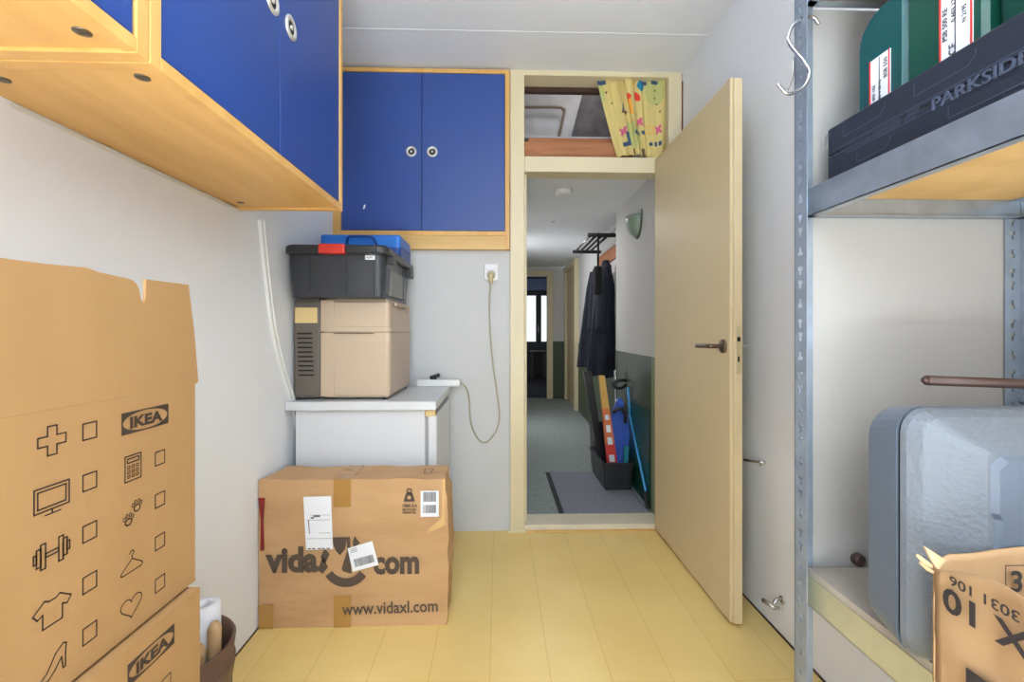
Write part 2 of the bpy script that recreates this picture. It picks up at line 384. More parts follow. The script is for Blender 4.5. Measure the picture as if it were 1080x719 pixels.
tag(MB().box(0.72, 1.10, 10.2, 10.7, 0.62, 0.66, 0.01).box(0.74, 0.78, 10.22, 10.26, 0.02, 0.62).box(1.04, 1.08, 10.22, 10.26, 0.02, 0.62).box(0.74, 0.78, 10.62, 10.66, 0.02, 0.62).box(1.04, 1.08, 10.62, 10.66, 0.02, 0.62).build('side_table', mat('dark_wood', (44, 30, 26), 0.5)),
    'dark wooden table in the dim room beyond the hallway', 'table')

# storage void above the hallway ceiling
sbox('ceiling_loft', ATTIC, -0.1, 1.3, 2.60, 3.2, 3.0, 3.04)
sbox('wall_loft_back', ATTIC, -0.1, 1.3, 3.10, 3.2, 2.2, 3.0)
sbox('wall_loft_front', ATTIC, -0.1, 1.3, 2.60, 2.62, 2.52, 3.0)
sbox('floor_loft', ATTIC, -0.1, 1.3, 2.60, 3.1, 2.2, 2.21)
sbox('wall_loft_left', ATTIC, -0.1, -0.05, 2.60, 3.2, 2.2, 3.0)
sbox('wall_loft_right', ATTIC, 1.2, 1.25, 2.60, 3.2, 2.2, 3.0)
struct(MB().box(0.14, 0.94, 2.60, 2.63, 2.465, 2.52).build('trim_loft_beam', mat('dark_timber', (66, 44, 34), 0.8)))
lb = MB(); lb.box(0.14, 0.76, 2.56, 2.585, 2.054, 2.165, 0.002)
tag(lb.build('timber_board', TIMBER), 'reddish raw timber board standing in the opening above the door', 'board')
tag(MB().box(0.17, 0.80, 2.60, 2.70, 2.125, 2.205, 0.003).build('timber_beam', TIMBER), 'raw timber beam lying behind the board above the door', 'beam')
tag(MB().tube(smoothpath([(0.10, 3.06, 2.600), (0.39, 3.06, 2.605), (0.432, 3.06, 2.59), (0.440, 3.06, 2.56), (0.36, 3.06, 2.215)], 6), 0.009, 10).build('pipe', mat('old_pipe', (120, 104, 88), 0.5)),
    'bent thin pipe in the dark space above the hallway', 'pipe')
mb = MB(); mb.loft([[Vector((0.44, y, 2.215)), Vector((1.15, y, 2.215)), Vector((1.15, y, 2.90)), Vector((0.62, y, 2.90))] for y in (3.07, 3.09)])
tag(mb.build('insulation_board', mat('dark_grey_board', (104, 98, 100), 0.9, var=0.5, scale=9)), 'grey mottled sloping board in the space above the hallway', 'board')  # darker grey than the loft walls, with uneven mottled tone

# curtain in the opening above the door
def curtain():
    nu, nv = 150, 90
    mats = [mat('curtain_yellow', (212, 192, 122), 0.85), mat('curtain_green', (186, 186, 116), 0.85), mat('curtain_pink', (206, 96, 128), 0.85),
            mat('curtain_slate', (56, 84, 112), 0.85), mat('curtain_blue', (24, 128, 160), 0.85), mat('curtain_red', (222, 62, 48), 0.85),
            mat('curtain_orange', (234, 160, 52), 0.85), mat('curtain_brown', (110, 84, 60), 0.85)]
    shapes = []
    def el(u, v, a, b, m, rot=0): shapes.append(('e', u, v, a, b, m, rot))
    def rc(u, v, a, b, m, rot=0): shapes.append(('r', u, v, a, b, m, rot))
    el(0.63, 0.06, 0.055, 0.075, 4); rc(0.06, 0.03, 0.06, 0.03, 3); rc(0.84, 0.02, 0.05, 0.025, 3); rc(0.70, 0.02, 0.03, 0.02, 3)
    for (u, v) in ((0.22, 0.68), (0.55, 0.55), (0.86, 0.63)):
        for a in (0.6, 2.2, 3.8, 5.3): el(u+0.035*math.cos(a), v+0.035*math.sin(a), 0.038, 0.020, 2, a)
    for k in range(3): rc(0.44+k*0.075, 0.71-k*0.012, 0.026, 0.026, 3, -0.2); rc(0.72+k*0.08, 0.80+k*0.004, 0.027, 0.027, 3)
    rc(0.27, 0.78, 0.028, 0.085, 3); rc(0.22, 0.85, 0.06, 0.025, 3)
    el(0.42, 0.24, 0.03, 0.05, 5, 0.3); rc(0.42, 0.37, 0.028, 0.10, 6); el(0.56, 0.20, 0.028, 0.07, 5, -0.3); rc(0.52, 0.08, 0.03, 0.08, 6, 0.2)
    rc(0.30, 0.42, 0.045, 0.035, 7, 0.4); rc(0.30, 0.38, 0.025, 0.06, 3, 0.1); rc(0.41, 0.55, 0.05, 0.008, 6); rc(0.455, 0.60, 0.008, 0.05, 6)
    rc(0.73, 0.57, 0.055, 0.008, 6); rc(0.78, 0.61, 0.008, 0.045, 6); rc(0.72, 0.66, 0.06, 0.008, 6); rc(0.76, 0.33, 0.05, 0.007, 1)
    for (u, v) in ((0.84, 0.12), (0.83, 0.22), (0.86, 0.30), (0.10, 0.16), (0.14, 0.30), (0.62, 0.52), (0.48, 0.46), (0.90, 0.40), (0.93, 0.92)): el(u, v, 0.015, 0.014, 7)
    vs, fs, mi = [], [], []
    for j in range(nv+1):
        v = j/nv
        for i in range(nu+1):
            u = i/nu
            xl = 0.548+(0.668-0.548)*v**1.1; xr = 0.932
            g = math.exp(-((u-0.42)/0.22)**2)
            x = xl+(xr-xl)*u + 0.012*math.sin(u*55)*g*(1-v)
            y = 2.522 + 0.012*math.sin(u*38+v*1.5)*(0.35+g) + 0.018*math.sin(u*11+1.2*v+0.5)*(0.3+0.7*v) - 0.02*v*g
            zb = 2.062+0.008*math.sin(u*14+0.5) + 0.010*math.sin(u*5)
            z = 2.492 + (zb-2.492)*v
            vs.append(Vector((x, min(max(y, 2.489), 2.552), z)))
    for j in range(nv):
        for i in range(nu):
            u = (i+0.5)/nu; v = (j+0.5)/nv; m = 1 if (math.sin(u*7+2)*math.sin(v*5+1) > 0.55) else 0
            if u < 0.62 and v > 0.90 and 0.25 < u: m = 7 if math.sin(u*60) > 0.3 else 0
            for (k, a, b, ra, rb, mm, rt) in shapes:
                du, dv = u-a, (v-b); c, s_ = math.cos(rt), math.sin(rt); p = (du*c+dv*s_)/ra; q = (-du*s_+dv*c)/rb
                if (k == 'e' and p*p+q*q < 1) or (k == 'r' and abs(p) < 1 and abs(q) < 1): m = mm
            fs.append([j*(nu+1)+i, j*(nu+1)+i+1, (j+1)*(nu+1)+i+1, (j+1)*(nu+1)+i]); mi.append(m)
    mb = MB(); mb.v = vs; mb.f = fs; mb.mi = mi; mb.sm = [True]*len(fs)
    o = mb.build('curtain', mats, fix=False)
    sl = o.modifiers.new('thickness', 'SOLIDIFY'); sl.thickness = 0.0012
    tag(o, 'short yellow patterned curtain hanging in the opening above the door', 'curtain')
curtain()

# ------------------------------------------------------------------ left wall cabinets
def cup(mb, c, axis, sgn, r=0.030):
    prof = [(r, 0), (r, 0.003*sgn), (r*0.80, 0.005*sgn), (r*0.62, 0.004*sgn), (r*0.55, -0.000*sgn), (0.0, 0.0005*sgn)]
    mb.lathe(prof, c, 40, 0, axis)
    mb.lathe([(r*0.56, 0.0006*sgn), (r*0.54, 0.0016*sgn), (r*0.2, 0.0016*sgn), (0, 0.0014*sgn)], c, 32, 1, axis)
    mb.lathe([(0.006, 0.0016*sgn), (0.006, 0.0045*sgn), (0, 0.0045*sgn)], c, 16, 0, axis)
def wall_cab(y0, y1, label, dsplit, screws, hs, zt=2.42):
    x0, x1, z0 = XL+0.001, -0.536, 1.505
    t = thing('wall_cabinet', label, 'cabinet', (-0.71, (y0+y1)/2, z0), 'blue wall cabinets on the left wall')
    c = MB(); c.box(x0, x1-0.012, y0+0.02, y1-0.02, z0+0.004, z0+0.024); c.box(x0, x1-0.012, y0+0.02, y1-0.02, zt-0.02, zt)
    c.box(x0, x0+0.01, y0, y1, z0+0.02, zt)
    c.build('carcass', WOOD, t)
    for a, b in ((y0, y0+0.024), (y1-0.024, y1)):
        MB().box(x0, x1, a, b, z0-0.0015, zt, 0.0015).build('side_panel', WOODF, t)
    MB().box(x1-0.02, x1, y0+0.024, y1-0.024, z0, z0+0.021, 0.001).build('bottom_rail', WOODF, t)
    MB().box(x1-0.02, x1, y0+0.024, y1-0.024, zt-0.02, zt, 0.001).build('top_rail', WOODF, t)
    MB().box(x1-0.034, x1-0.021, y0+0.024, y1-0.024, z0+0.021, zt-0.02).build('door_rebate', DARK, t)
    ys = [y0+0.026]+dsplit+[y1-0.026]
    for i in range(len(ys)-1):
        d = MB().box(x1-0.021, x1-0.003, ys[i]+0.0015, ys[i+1]-0.0015, z0+0.024, zt-0.023, 0.001).build('door', BLUE, t)
        for hy in hs:
            if ys[i] < hy < ys[i+1]:
                m = MB(); cup(m, (x1-0.003, hy, 1.878), 'x', 1); lab(m.build('cup_handle', [HANDLE, DARK], d), 'round satin metal cup handle')
    for sx, sy in screws:
        m = MB(); m.lathe([(0.011, 0), (0.011, -0.0015), (0.004, -0.002), (0.0, -0.0005)], (sx, sy, z0+0.004), 20); m.build('screw', STEEL, t)
    return t
wall_cab(0.716, 1.58, 'blue wall cabinet with two doors, nearest to the doorway on the left wall', [1.140], [(-0.586, 0.766), (-0.823, 0.779), (-0.836, 1.50)], [1.100, 1.196])
wall_cab(-0.22, 0.714, 'blue wall cabinet cut off by the top left corner of the photo', [0.25], [(-0.581, 0.652), (-0.82, 0.64)], [0.21, 0.29])
# torn sealant along the cabinet's wall edge
sl = MB(); pts = []
for i in range(60):
    y = 0.85+i*0.0125; wd = 0.004+0.010*max(0, noise.noise(Vector((y*14, 0, 0))))+ (0.010 if i > 50 else 0)*random.random()
    pts.append((y, wd))
for i in range(59):
    a, b = pts[i], pts[i+1]
    sl.add([(XL+0.0005, a[0], 1.5030), (XL+a[1], a[0], 1.5030), (XL+b[1], b[0], 1.5030), (XL+0.0005, b[0], 1.5030), (XL+0.0005, a[0], 1.4985), (XL+0.0005, b[0], 1.4985)], [[0, 1, 2, 3], [4, 1, 2, 5]])
tag(sl.build('sealant_bead', FRAYED), 'torn white sealant bead under the left wall cabinet', 'sealant')

# cabinet on the far wall
def far_cab():
    y0, y1 = 2.455, 2.4995; x0, x1, z0, z1 = XL+0.001, 0.0585, 1.536, 2.505
    t = thing('built_in_cabinet', 'blue two-door cabinet with wooden frame on the far wall beside the doorway', 'cabinet', ((x0+x1)/2, 2.48, z0))
    MB().box(x0+0.01, x1-0.01, y0+0.024, y1, z0+0.08, z1-0.01).build('carcass', DARK, t)
    MB().box(x0, x0+0.042, y0, y1, z0+0.03, z1, 0.0015).build('stile', WOODF, t)
    MB().box(x1-0.024, x1, y0, y1, z0, z1, 0.0015).build('stile', WOODF, t)
    MB().box(x0+0.042, x1-0.024, y0, y1, z1-0.022, z1, 0.001).build('top_rail', WOODF, t)
    MB().box(x0+0.042, x1-0.024, y0, y1, 1.609, 1.633, 0.001).build('bottom_rail', WOODF, t)
    MB().box(x0+0.002, x1-0.024, y0+0.004, y1, z0, 1.609, 0.001).build('lower_board', mat('lower_board_wood', (226, 188, 124), 0.5, rgb2=(210, 168, 100), scale=3, stretch=(1, 8, 8)), t)
    for a, b, hxx in ((x0+0.045, -0.4145, -0.469), (-0.4115, x1-0.027, -0.357)):
        d = MB().box(a, b, y0+0.002, y0+0.020, 1.636, z1-0.025, 0.001).build('door', mat('blue_laminate_dull', (52, 80, 150), 0.4, var=0.08, scale=1.5), t)
        m = MB(); cup(m, (hxx, y0+0.002, 2.058), 'y', -1, 0.029); lab(m.build('cup_handle', [HANDLE, DARK], d), 'round satin metal cup handle')
    m = MB(); poly(m, [(-0.726, 1.745), (-0.716, 1.752), (-0.712, 1.773), (-0.722, 1.768)], FY(y0+0.002), 0.0006); m.build('paint_chip', PAPER, t)
far_cab()

# ------------------------------------------------------------------ fridge, cooler, crate, case
fr_ = thing('table_top_fridge', 'low white fridge against the far wall under the stacked containers', 'fridge', (-0.56, 2.2, 0))
FZ = 0.800
MB().box(-0.853, -0.312, 1.935, 2.47, 0.03, 0.765, 0.004).build('cabinet_body', WHITE, fr_)
MB().box(-0.884, -0.262, 1.908, 2.46, 0.763, FZ, 0.004).build('worktop', WHITE, fr_)
MB().box(-0.300, -0.262, 1.935, 2.46, 0.05, 0.735, 0.006).build('door', WHITE, fr_)
MB().box(-0.312, -0.300, 1.94, 2.455, 0.06, 0.73).build('door_seal', mat('seal_grey', (150, 150, 152), 0.6), fr_)
lab(MB().box(-0.311, -0.268, 1.932, 1.965, 0.733, 0.763, 0.003).build('hinge', OCHRE, fr_), 'yellowed plastic hinge cover')
for x in (-0.83, -0.34):
    for y in (1.96, 2.44): MB().cyl((x, y, 0), (x, y, 0.032), 0.018, 16).build('foot', BLACKP, fr_)

co = thing('cool_box', 'beige and brown electric cool box standing on the white fridge', 'cool box', (-0.67, 2.17, FZ))
def rrect(x0, x1, y0, y1, z, r, n=5):
    pts = []
    for cx, cy, a0 in ((x1-r, y1-r, 0), (x0+r, y1-r, 90), (x0+r, y0+r, 180), (x1-r, y0+r, 270)):
        for k in range(n+1):
            a = R(a0+90*k/n); pts.append(Vector((cx+r*math.cos(a), cy+r*math.sin(a), z)))
    return pts
def rbox(mb, x0, x1, y0, y1, prof, r, mi=0, n=5, smooth=False):
    mb.loft([rrect(x0+o, x1-o, y0+o, y1-o, z, max(r-o, 0.002), n) for z, o in prof], mi, smooth=smooth)
b = MB(); rbox(b, -0.757, -0.462, 1.958, 2.41, [(FZ+0.010, 0.012), (FZ+0.022, 0.004), (1.05, 0.0), (1.088, 0.004)], 0.022); b.box(-0.7575, -0.70, 1.9585, 2.40, FZ+0.016, 1.087, 0.002); b.build('tub', BEIGE, co)
b = MB(); rbox(b, -0.875, -0.7578, 1.962, 2.40, [(FZ+0.010, 0.010), (FZ+0.024, 0.003), (1.10, 0.0), (1.215, 0.004), (1.233, 0.012)], 0.012)
for k in range(10): b.box(-0.858+0.0008*k, -0.795+0.0008*k, 1.9595, 1.9635, 1.083-k*0.0196-0.003, 1.083-k*0.0196+0.003, 0, 1)
mt = b.build('motor_housing', [TAUPE, DARK], co)
MB().box(-0.866, -0.772, 1.9585, 1.964, 1.128, 1.194, 0.001).build('label_plate', OCHRE, co)
b = MB(); rbox(b, -0.757, -0.462, 1.955, 2.41, [(1.088, 0.006), (1.092, 0.0), (1.112, 0.0), (1.114, 0.003), (1.215, 0.006), (1.2325, 0.020)], 0.022); b.box(-0.7575, -0.70, 1.957, 2.40, 1.0905, 1.226, 0.003); b.build('lid', BEIGE, co)
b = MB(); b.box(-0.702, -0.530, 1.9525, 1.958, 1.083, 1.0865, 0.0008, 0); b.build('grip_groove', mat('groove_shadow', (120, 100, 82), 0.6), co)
MB().box(-0.466, -0.456, 2.04, 2.34, 1.205, 1.222, 0.003).build('carry_handle', BEIGE, co)
MB().box(-0.458, -0.452, 2.16, 2.22, 1.196, 1.206, 0.001).build('latch', TAUPE, co)
for x, y in ((-0.86, 1.98), (-0.49, 1.98), (-0.86, 2.38), (-0.49, 2.38)): MB().cyl((x, y, FZ), (x, y, FZ+0.012), 0.012, 12).build('foot', BLACKP, co)

CZ = 1.2335
cr = thing('storage_crate', 'black lidded plastic crate stacked on the beige cool box', 'crate', (-0.66, 2.1, CZ))
b = MB()
rbox(b, -0.852, -0.482, 1.895, 2.39, [(CZ, 0.0), (1.30, -0.006), (1.408, -0.014)], 0.02)
for x in (-0.775, -0.625, -0.515): b.box(x-0.002, x+0.002, 1.878, 1.90, CZ+0.008, 1.405)
b.box(-0.476, -0.464, 1.93, 1.94, CZ+0.02, 1.40); b.box(-0.480, -0.462, 2.23, 2.26, CZ+0.01, 1.40)
b.build('tub', BLACKS, cr)
lab(MB().box(-0.484, -0.466, 2.0, 2.28, CZ+0.012, 1.36, 0.004).build('side_panel', mat('grey_sheen_plastic', (120, 118, 112), 0.4), cr), 'greyish side of the crate')
b = MB(); rbox(b, -0.862, -0.446, 1.835, 2.43, [(1.404, 0.006), (1.410, 0.0), (1.432, 0.0), (1.440, 0.010)], 0.04, n=6)
b.box(-0.640, -0.612, 1.829, 1.84, 1.408, 1.434, 0.003); b.box(-0.500, -0.490, 1.829, 1.84, 1.41, 1.434, 0.002)
b.build('lid', BLACKP, cr)
MB().box(-0.470, -0.440, 1.92, 1.98, 1.375, 1.406, 0.004).build('side_clip', BLACKP, cr)
MB().box(-0.470, -0.438, 2.28, 2.36, 1.362, 1.406, 0.004).build('side_clip', BLACKP, cr)
lab(MB().box(-0.716, -0.612, 1.822, 1.86, 1.402, 1.441, 0.006).build('latch', RED, cr), 'red plastic latch')
MB().box(-0.545, -0.505, 1.872, 1.880, 1.385, 1.403, 0.001).build('sticker', PAPER, cr)
b = MB(); text(b, 'HDPE', FY(1.872), -0.541, 1.390, 0.011, 0.0006); b.build('sticker_print', INKD, cr)

bc = thing('blue_case', 'flat blue plastic case lying on the black crate lid', 'case', (-0.65, 2.3, 1.4405))
b = MB(); rbox(b, -0.842, -0.464, 2.165, 2.42, [(1.4405, 0.01), (1.447, 0.0), (1.49, 0.0)], 0.02); b.build('base_shell', BLUED, bc)
b = MB(); rbox(b, -0.842, -0.464, 2.165, 2.42, [(1.490, 0.0), (1.543, 0.0), (1.549, 0.006)], 0.02); b.build('lid', BLUEP, bc)
b = MB()
for k in range(7): b.box(-0.4655, -0.4615, 2.19+k*0.032, 2.205+k*0.032, 1.488, 1.497, 0.001)
b.build('hinge_teeth', BLUED, bc)
MB().tube(smoothpath([(-0.712, 2.165, 1.49), (-0.705, 2.14, 1.512), (-0.690, 2.125, 1.530), (-0.64, 2.122, 1.532), (-0.59, 2.125, 1.530), (-0.575, 2.14, 1.510), (-0.570, 2.165, 1.49)], 5), 0.006, 10).build('handle', BLUED, bc)

# slanting white duct on the left wall
mb = MB(); pts = smoothpath([(XL, 1.712, 1.505), (XL, 1.748, 1.323), (XL, 1.802, 1.108), (XL, 1.874, 0.95), (XL, 1.969, 0.791), (XL, 2.045, 0.62)], 6)
for off, wd, dp in ((0, 0.030, 0.013), (0.006, 0.008, 0.018)):
    rings = []
    for i, p in enumerate(pts):
        t = (pts[min(i+1, len(pts)-1)]-pts[max(i-1, 0)]).normalized(); q = Vector((0, -t.z, t.y))
        a = p+q*(off-wd/2); c = p+q*(off+wd/2); e = Vector((dp, 0, 0)); k = Vector((0.001, 0, 0))
        rings.append([a+k, c+k, c+e, a+e])
    mb.loft(rings)
tag(mb.build('wall_duct', WHITEP), 'white curved cable duct running down the left wall behind the fridge', 'cable duct')

# socket, plug, cable, power strip
so = thing('wall_socket', 'white wall socket on the far wall beside the door frame', 'socket', (-0.04, 2.5, 1.37))
MB().box(-0.079, -0.004, 2.488, 2.4995, 1.372, 1.464, 0.004).build('face_plate', WHITEP, so)
MB().box(-0.069, -0.014, 2.484, 2.489, 1.432, 1.458, 0.002).build('rocker', PAPER, so)
MB().lathe([(0.024, 0), (0.024, -0.002), (0.020, -0.003), (0.0, -0.001)], (-0.041, 2.488, 1.402), 28, 0, 'y').build('outlet', mat('socket_grey', (190, 188, 184), 0.5), so)
ps = thing('power_strip', 'white power strip on the back edge of the fridge top, cable up to the socket', 'power strip', (-0.31, 2.44, FZ))
MB().box(-0.435, -0.205, 2.412, 2.462, FZ+0.0005, FZ+0.038, 0.006).build('strip_body', WHITEP, ps)
cbl = smoothpath([(-0.205, 2.44, 0.82), (-0.175, 2.45, 0.79), (-0.160, 2.47, 0.728), (-0.152, 2.485, 0.598), (-0.112, 2.488, 0.508), (-0.075, 2.488, 0.488), (-0.045, 2.488, 0.507), (-0.005, 2.488, 0.572), (0.002, 2.488, 0.675), (-0.034, 2.488, 0.935), (-0.051, 2.488, 1.194), (-0.045, 2.472, 1.36)], 7)
MB().tube(cbl, 0.0042, 8).build('cable', CABLE, ps)
MB().tube([(-0.043, 2.470, 1.355), (-0.042, 2.467, 1.385), (-0.041, 2.470, 1.400)], [0.008, 0.015, 0.019], 14).tube([(-0.041, 2.465, 1.40), (-0.041, 2.486, 1.402)], 0.018, 14).build('plug', mat('ivory_plug', (206, 190, 150), 0.5), ps)
pb = MB(); pb.tube([(-0.345, 2.437, FZ+0.036), (-0.345, 2.437, FZ+0.056)], 0.015, 14); pb.tube([(-0.365, 2.437, FZ+0.046), (-0.315, 2.437, FZ+0.062)], 0.010, 10)
tag(pb.build('black_plug', BLACKP), 'black plug standing in the white power strip', 'plug')

# ------------------------------------------------------------------ carton on the floor
vb = thing('shipping_carton', 'large brown carton with web shop print standing on the floor before the fridge', 'carton', (-0.54, 1.8, 0))
def carton_mesh():
    x0, x1, y0, y1, z1 = -0.882, -0.196, 1.70, 1.868, 0.545
    nx, nz, ny = 34, 28, 8; vs, fs = [], []; bm = bmesh.new()
    bmesh.ops.create_cube(bm, size=1)
    bmesh.ops.subdivide_edges(bm, edges=list(bm.edges), cuts=24, use_grid_fill=True)
    for v in bm.verts:
        u, q, wv = v.co.x+0.5, v.co.y+0.5, v.co.z+0.5
        x = x0+(x1-x0)*u; y = y0+(y1-y0)*q; z = z1*wv
        y -= 0.0 if q > 0.99 else 0.004*noise.noise(Vector((u*5, wv*4, 1)))*(1-q)
        e = max(0, (u-0.86)/0.14)
        x += 0.010*noise.noise(Vector((q*4, wv*7, 3)))*e + 0.010*math.sin(wv*math.pi)*e - 0.008*e*(wv > .9)
        z += (0.006*noise.noise(Vector((u*6, q*4, 5))))*(1 if wv > 0.98 else 0)
        if u < 0.02 and wv > 0.93: x += 0.03*(wv-0.93)/0.07*q
        x = max(x, XL+0.002)
        v.co = Vector((x, y, max(z, 0)))
    m = MB(); m.frombm(bm, 0, False); return m
carton_mesh().build('carton_body', CARDV, vb)
Fv = FY(1.695)
for a, b, c, d in ((-0.608, -0.545, 0.445, 0.546), (-0.608, -0.545, 0.002, 0.118), (-0.880, -0.828, 0.002, 0.09)):
    tp = MB(); tp.plate([rect(a, b, c, d)], Fv, 0, 0.0006)
    if c > 0.4: tp.box(-0.608, -0.545, 1.6945, 1.865, 0.5455, 0.5475)
    lab(tp.build('packing_tape', TAPE, vb), 'darker brown parcel tape')
rd = MB(); poly(rd, [(-0.881, 0.482), (-0.856, 0.482), (-0.862, 0.40), (-0.858, 0.29), (-0.874, 0.288), (-0.872, 0.40)], Fv, 0.001); lab(rd.build('red_tape', REDT, vb), 'torn strip of red tape')
for d_, pts in ((0.0035, [(-0.717, 0.485), (-0.616, 0.487), (-0.609, 0.292), (-0.707, 0.290)]), (0.0042, [(-0.556, 0.294), (-0.466, 0.320), (-0.442, 0.232), (-0.537, 0.208)]), (0.0015, rect(-0.289, -0.222, 0.406, 0.502))):
    lbm = MB(); poly(lbm, pts, Fv, d_); lab(lbm.build('shipping_label', PAPER, vb), 'white paper label')
BINK = mat('brown_ink', (84, 70, 60), 0.7)
pr_ = MB()
text(pr_, 'vida', Fv, -0.848, 0.212, 0.125, 0.0012, offset=0.0055, width=0.192)
text(pr_, 'com', Fv, -0.462, 0.200, 0.120, 0.0012, offset=0.0050, width=0.168)
# X L emblem: dark block with a bright X and an arc below
poly(pr_, [(-0.655, 0.262), (-0.640, 0.236), (-0.622, 0.272), (-0.640, 0.295)], Fv, 0.0012)
poly(pr_, [(-0.665, 0.215), (-0.648, 0.200), (-0.628, 0.225), (-0.648, 0.262)], Fv, 0.0012)
poly(pr_, [(-0.618, 0.334), (-0.558, 0.334), (-0.566, 0.290), (-0.585, 0.268), (-0.600, 0.285)], Fv, 0.0012)
poly(pr_, [(-0.578, 0.222), (-0.558, 0.285), (-0.560, 0.334), (-0.548, 0.334), (-0.543, 0.200), (-0.575, 0.210)], Fv, 0.0012)
arc = []
for k in range(13):
    a = R(212+k*9.5); arc.append((-0.562+0.088*math.cos(a), 0.238+0.088*math.sin(a)))
for k in range(12, -1, -1):
    a = R(212+k*9.5); arc.append((-0.562+0.060*math.cos(a), 0.243+0.060*math.sin(a)))
poly(pr_, arc, Fv, 0.0013)
poly(pr_, [(-0.535, 0.295), (-0.512, 0.312), (-0.522, 0.325), (-0.530, 0.338), (-0.538, 0.318)], Fv, 0.0012)
pr_.build('printed_logo', BINK, vb); pr_ = MB()
text(pr_, 'www.vidaxl.com', Fv, -0.576, 0.048, 0.062, 0.0012, offset=0.0010, rot=R(1.2), width=0.352)
pr_.build('printed_web_address', BINK, vb); pr_ = MB()
# weight pictogram
pr_.stroke(ell(-0.331, 0.503, 0.008, 0.008, 16), Fv, 0.003, 0.0012, closed=True)
poly(pr_, [(-0.352, 0.463), (-0.310, 0.463), (-0.318, 0.492), (-0.325, 0.497), (-0.338, 0.497), (-0.344, 0.492)], Fv, 0.0012)
text(pr_, '17000 G A', Fv, -0.358, 0.443, 0.014, 0.0012, offset=0.0006, width=0.055)
text(pr_, 'BRUTTO KG', Fv, -0.356, 0.430, 0.010, 0.0012, offset=0.0004, width=0.05)
text(pr_, 'WEIGHT KG', Fv, -0.356, 0.418, 0.010, 0.0012, offset=0.0004, width=0.05)
pr_.build('printed_weight_mark', BINK, vb); pr_ = MB()
# top face mark
Ft = lambda u, v, d: Vector((u, v, 0.5495+d))
pr_.stroke([(-0.29, 1.80), (-0.255, 1.80), (-0.262, 1.745), (-0.283, 1.745)], Ft, 0.004, 0.0014, closed=True)
pr_.build('printed_top_mark', BINK, vb)
ci = MB(); poly(ci, ell(-0.331, 0.478, 0.007, 0.007, 16), Fv, 0.0018); ci.build('pictogram_dot', CARDV, vb)
lt = MB()
random.seed(3)
def bars(mb, u0, u1, v0, v1, F, d, rot=0, c=(0, 0)):
    u = u0
    while u < u1:
        wdt = random.choice((0.0008, 0.0014, 0.0022)); pts = rect(u, min(u+wdt, u1), v0, v1)
        if rot: pts = [(c[0]+(a-c[0])*math.cos(rot)-(b_-c[1])*math.sin(rot), c[1]+(a-c[0])*math.sin(rot)+(b_-c[1])*math.cos(rot)) for a, b_ in pts]
        poly(mb, pts, F, d); u += wdt+random.choice((0.0008, 0.0014))
LINK = mat('label_ink', (90, 90, 96), 0.7)
for a in ((-0.280, -0.232, 0.462, 0.498, Fv, 0.0024), (-0.280, -0.232, 0.420, 0.450, Fv, 0.0024), (-0.535, -0.462, 0.233, 0.262, Fv, 0.005, R(15), (-0.50, 0.262))):
    bm_ = MB(); bars(bm_, *a); bm_.build('barcode', LINK, vb)
for v, a, b in ((0.418, -0.692, -0.62), (0.400, -0.705, -0.62), (0.352, -0.660, -0.618), (0.332, -0.704, -0.614)): lt.stroke([(a, v), (b, v)], Fv, 0.0012, 0.0042)
lt.stroke([(-0.698, 0.40), (-0.694, 0.352)], Fv, 0.003, 0.0042)
for (u, v) in ((-0.690, 0.405), (-0.680, 0.411), (-0.668, 0.411)): lt.plate([rect(u, u+0.012, v, v+0.006)], Fv, 0.004, 0.0042)
for u in (-0.700, -0.684, -0.664, -0.650, -0.632): lt.plate([rect(u, u+0.011, 0.293, 0.297)], Fv, 0.004, 0.0042)
lt.build('label_print', LINK, vb); lt = MB()
for k in range(3): lt.stroke([(-0.545+k*0.001, 0.291-k*0.006), (-0.522+k*0.001, 0.297-k*0.006)], Fv, 0.0018, 0.005)
lt.build('label_print', LINK, vb)
# tape gloss on right edge
ge = MB(); ge.plate([[(-0.262, 0.345), (-0.200, 0.372), (-0.198, 0.545), (-0.208, 0.545), (-0.214, 0.40), (-0.258, 0.362)]], Fv, 0, 0.0008); lab(ge.build('clear_tape', mat('clear_tape', (214, 172, 118), 0.12, spec=0.9), vb), 'shiny clear tape on the right corner')

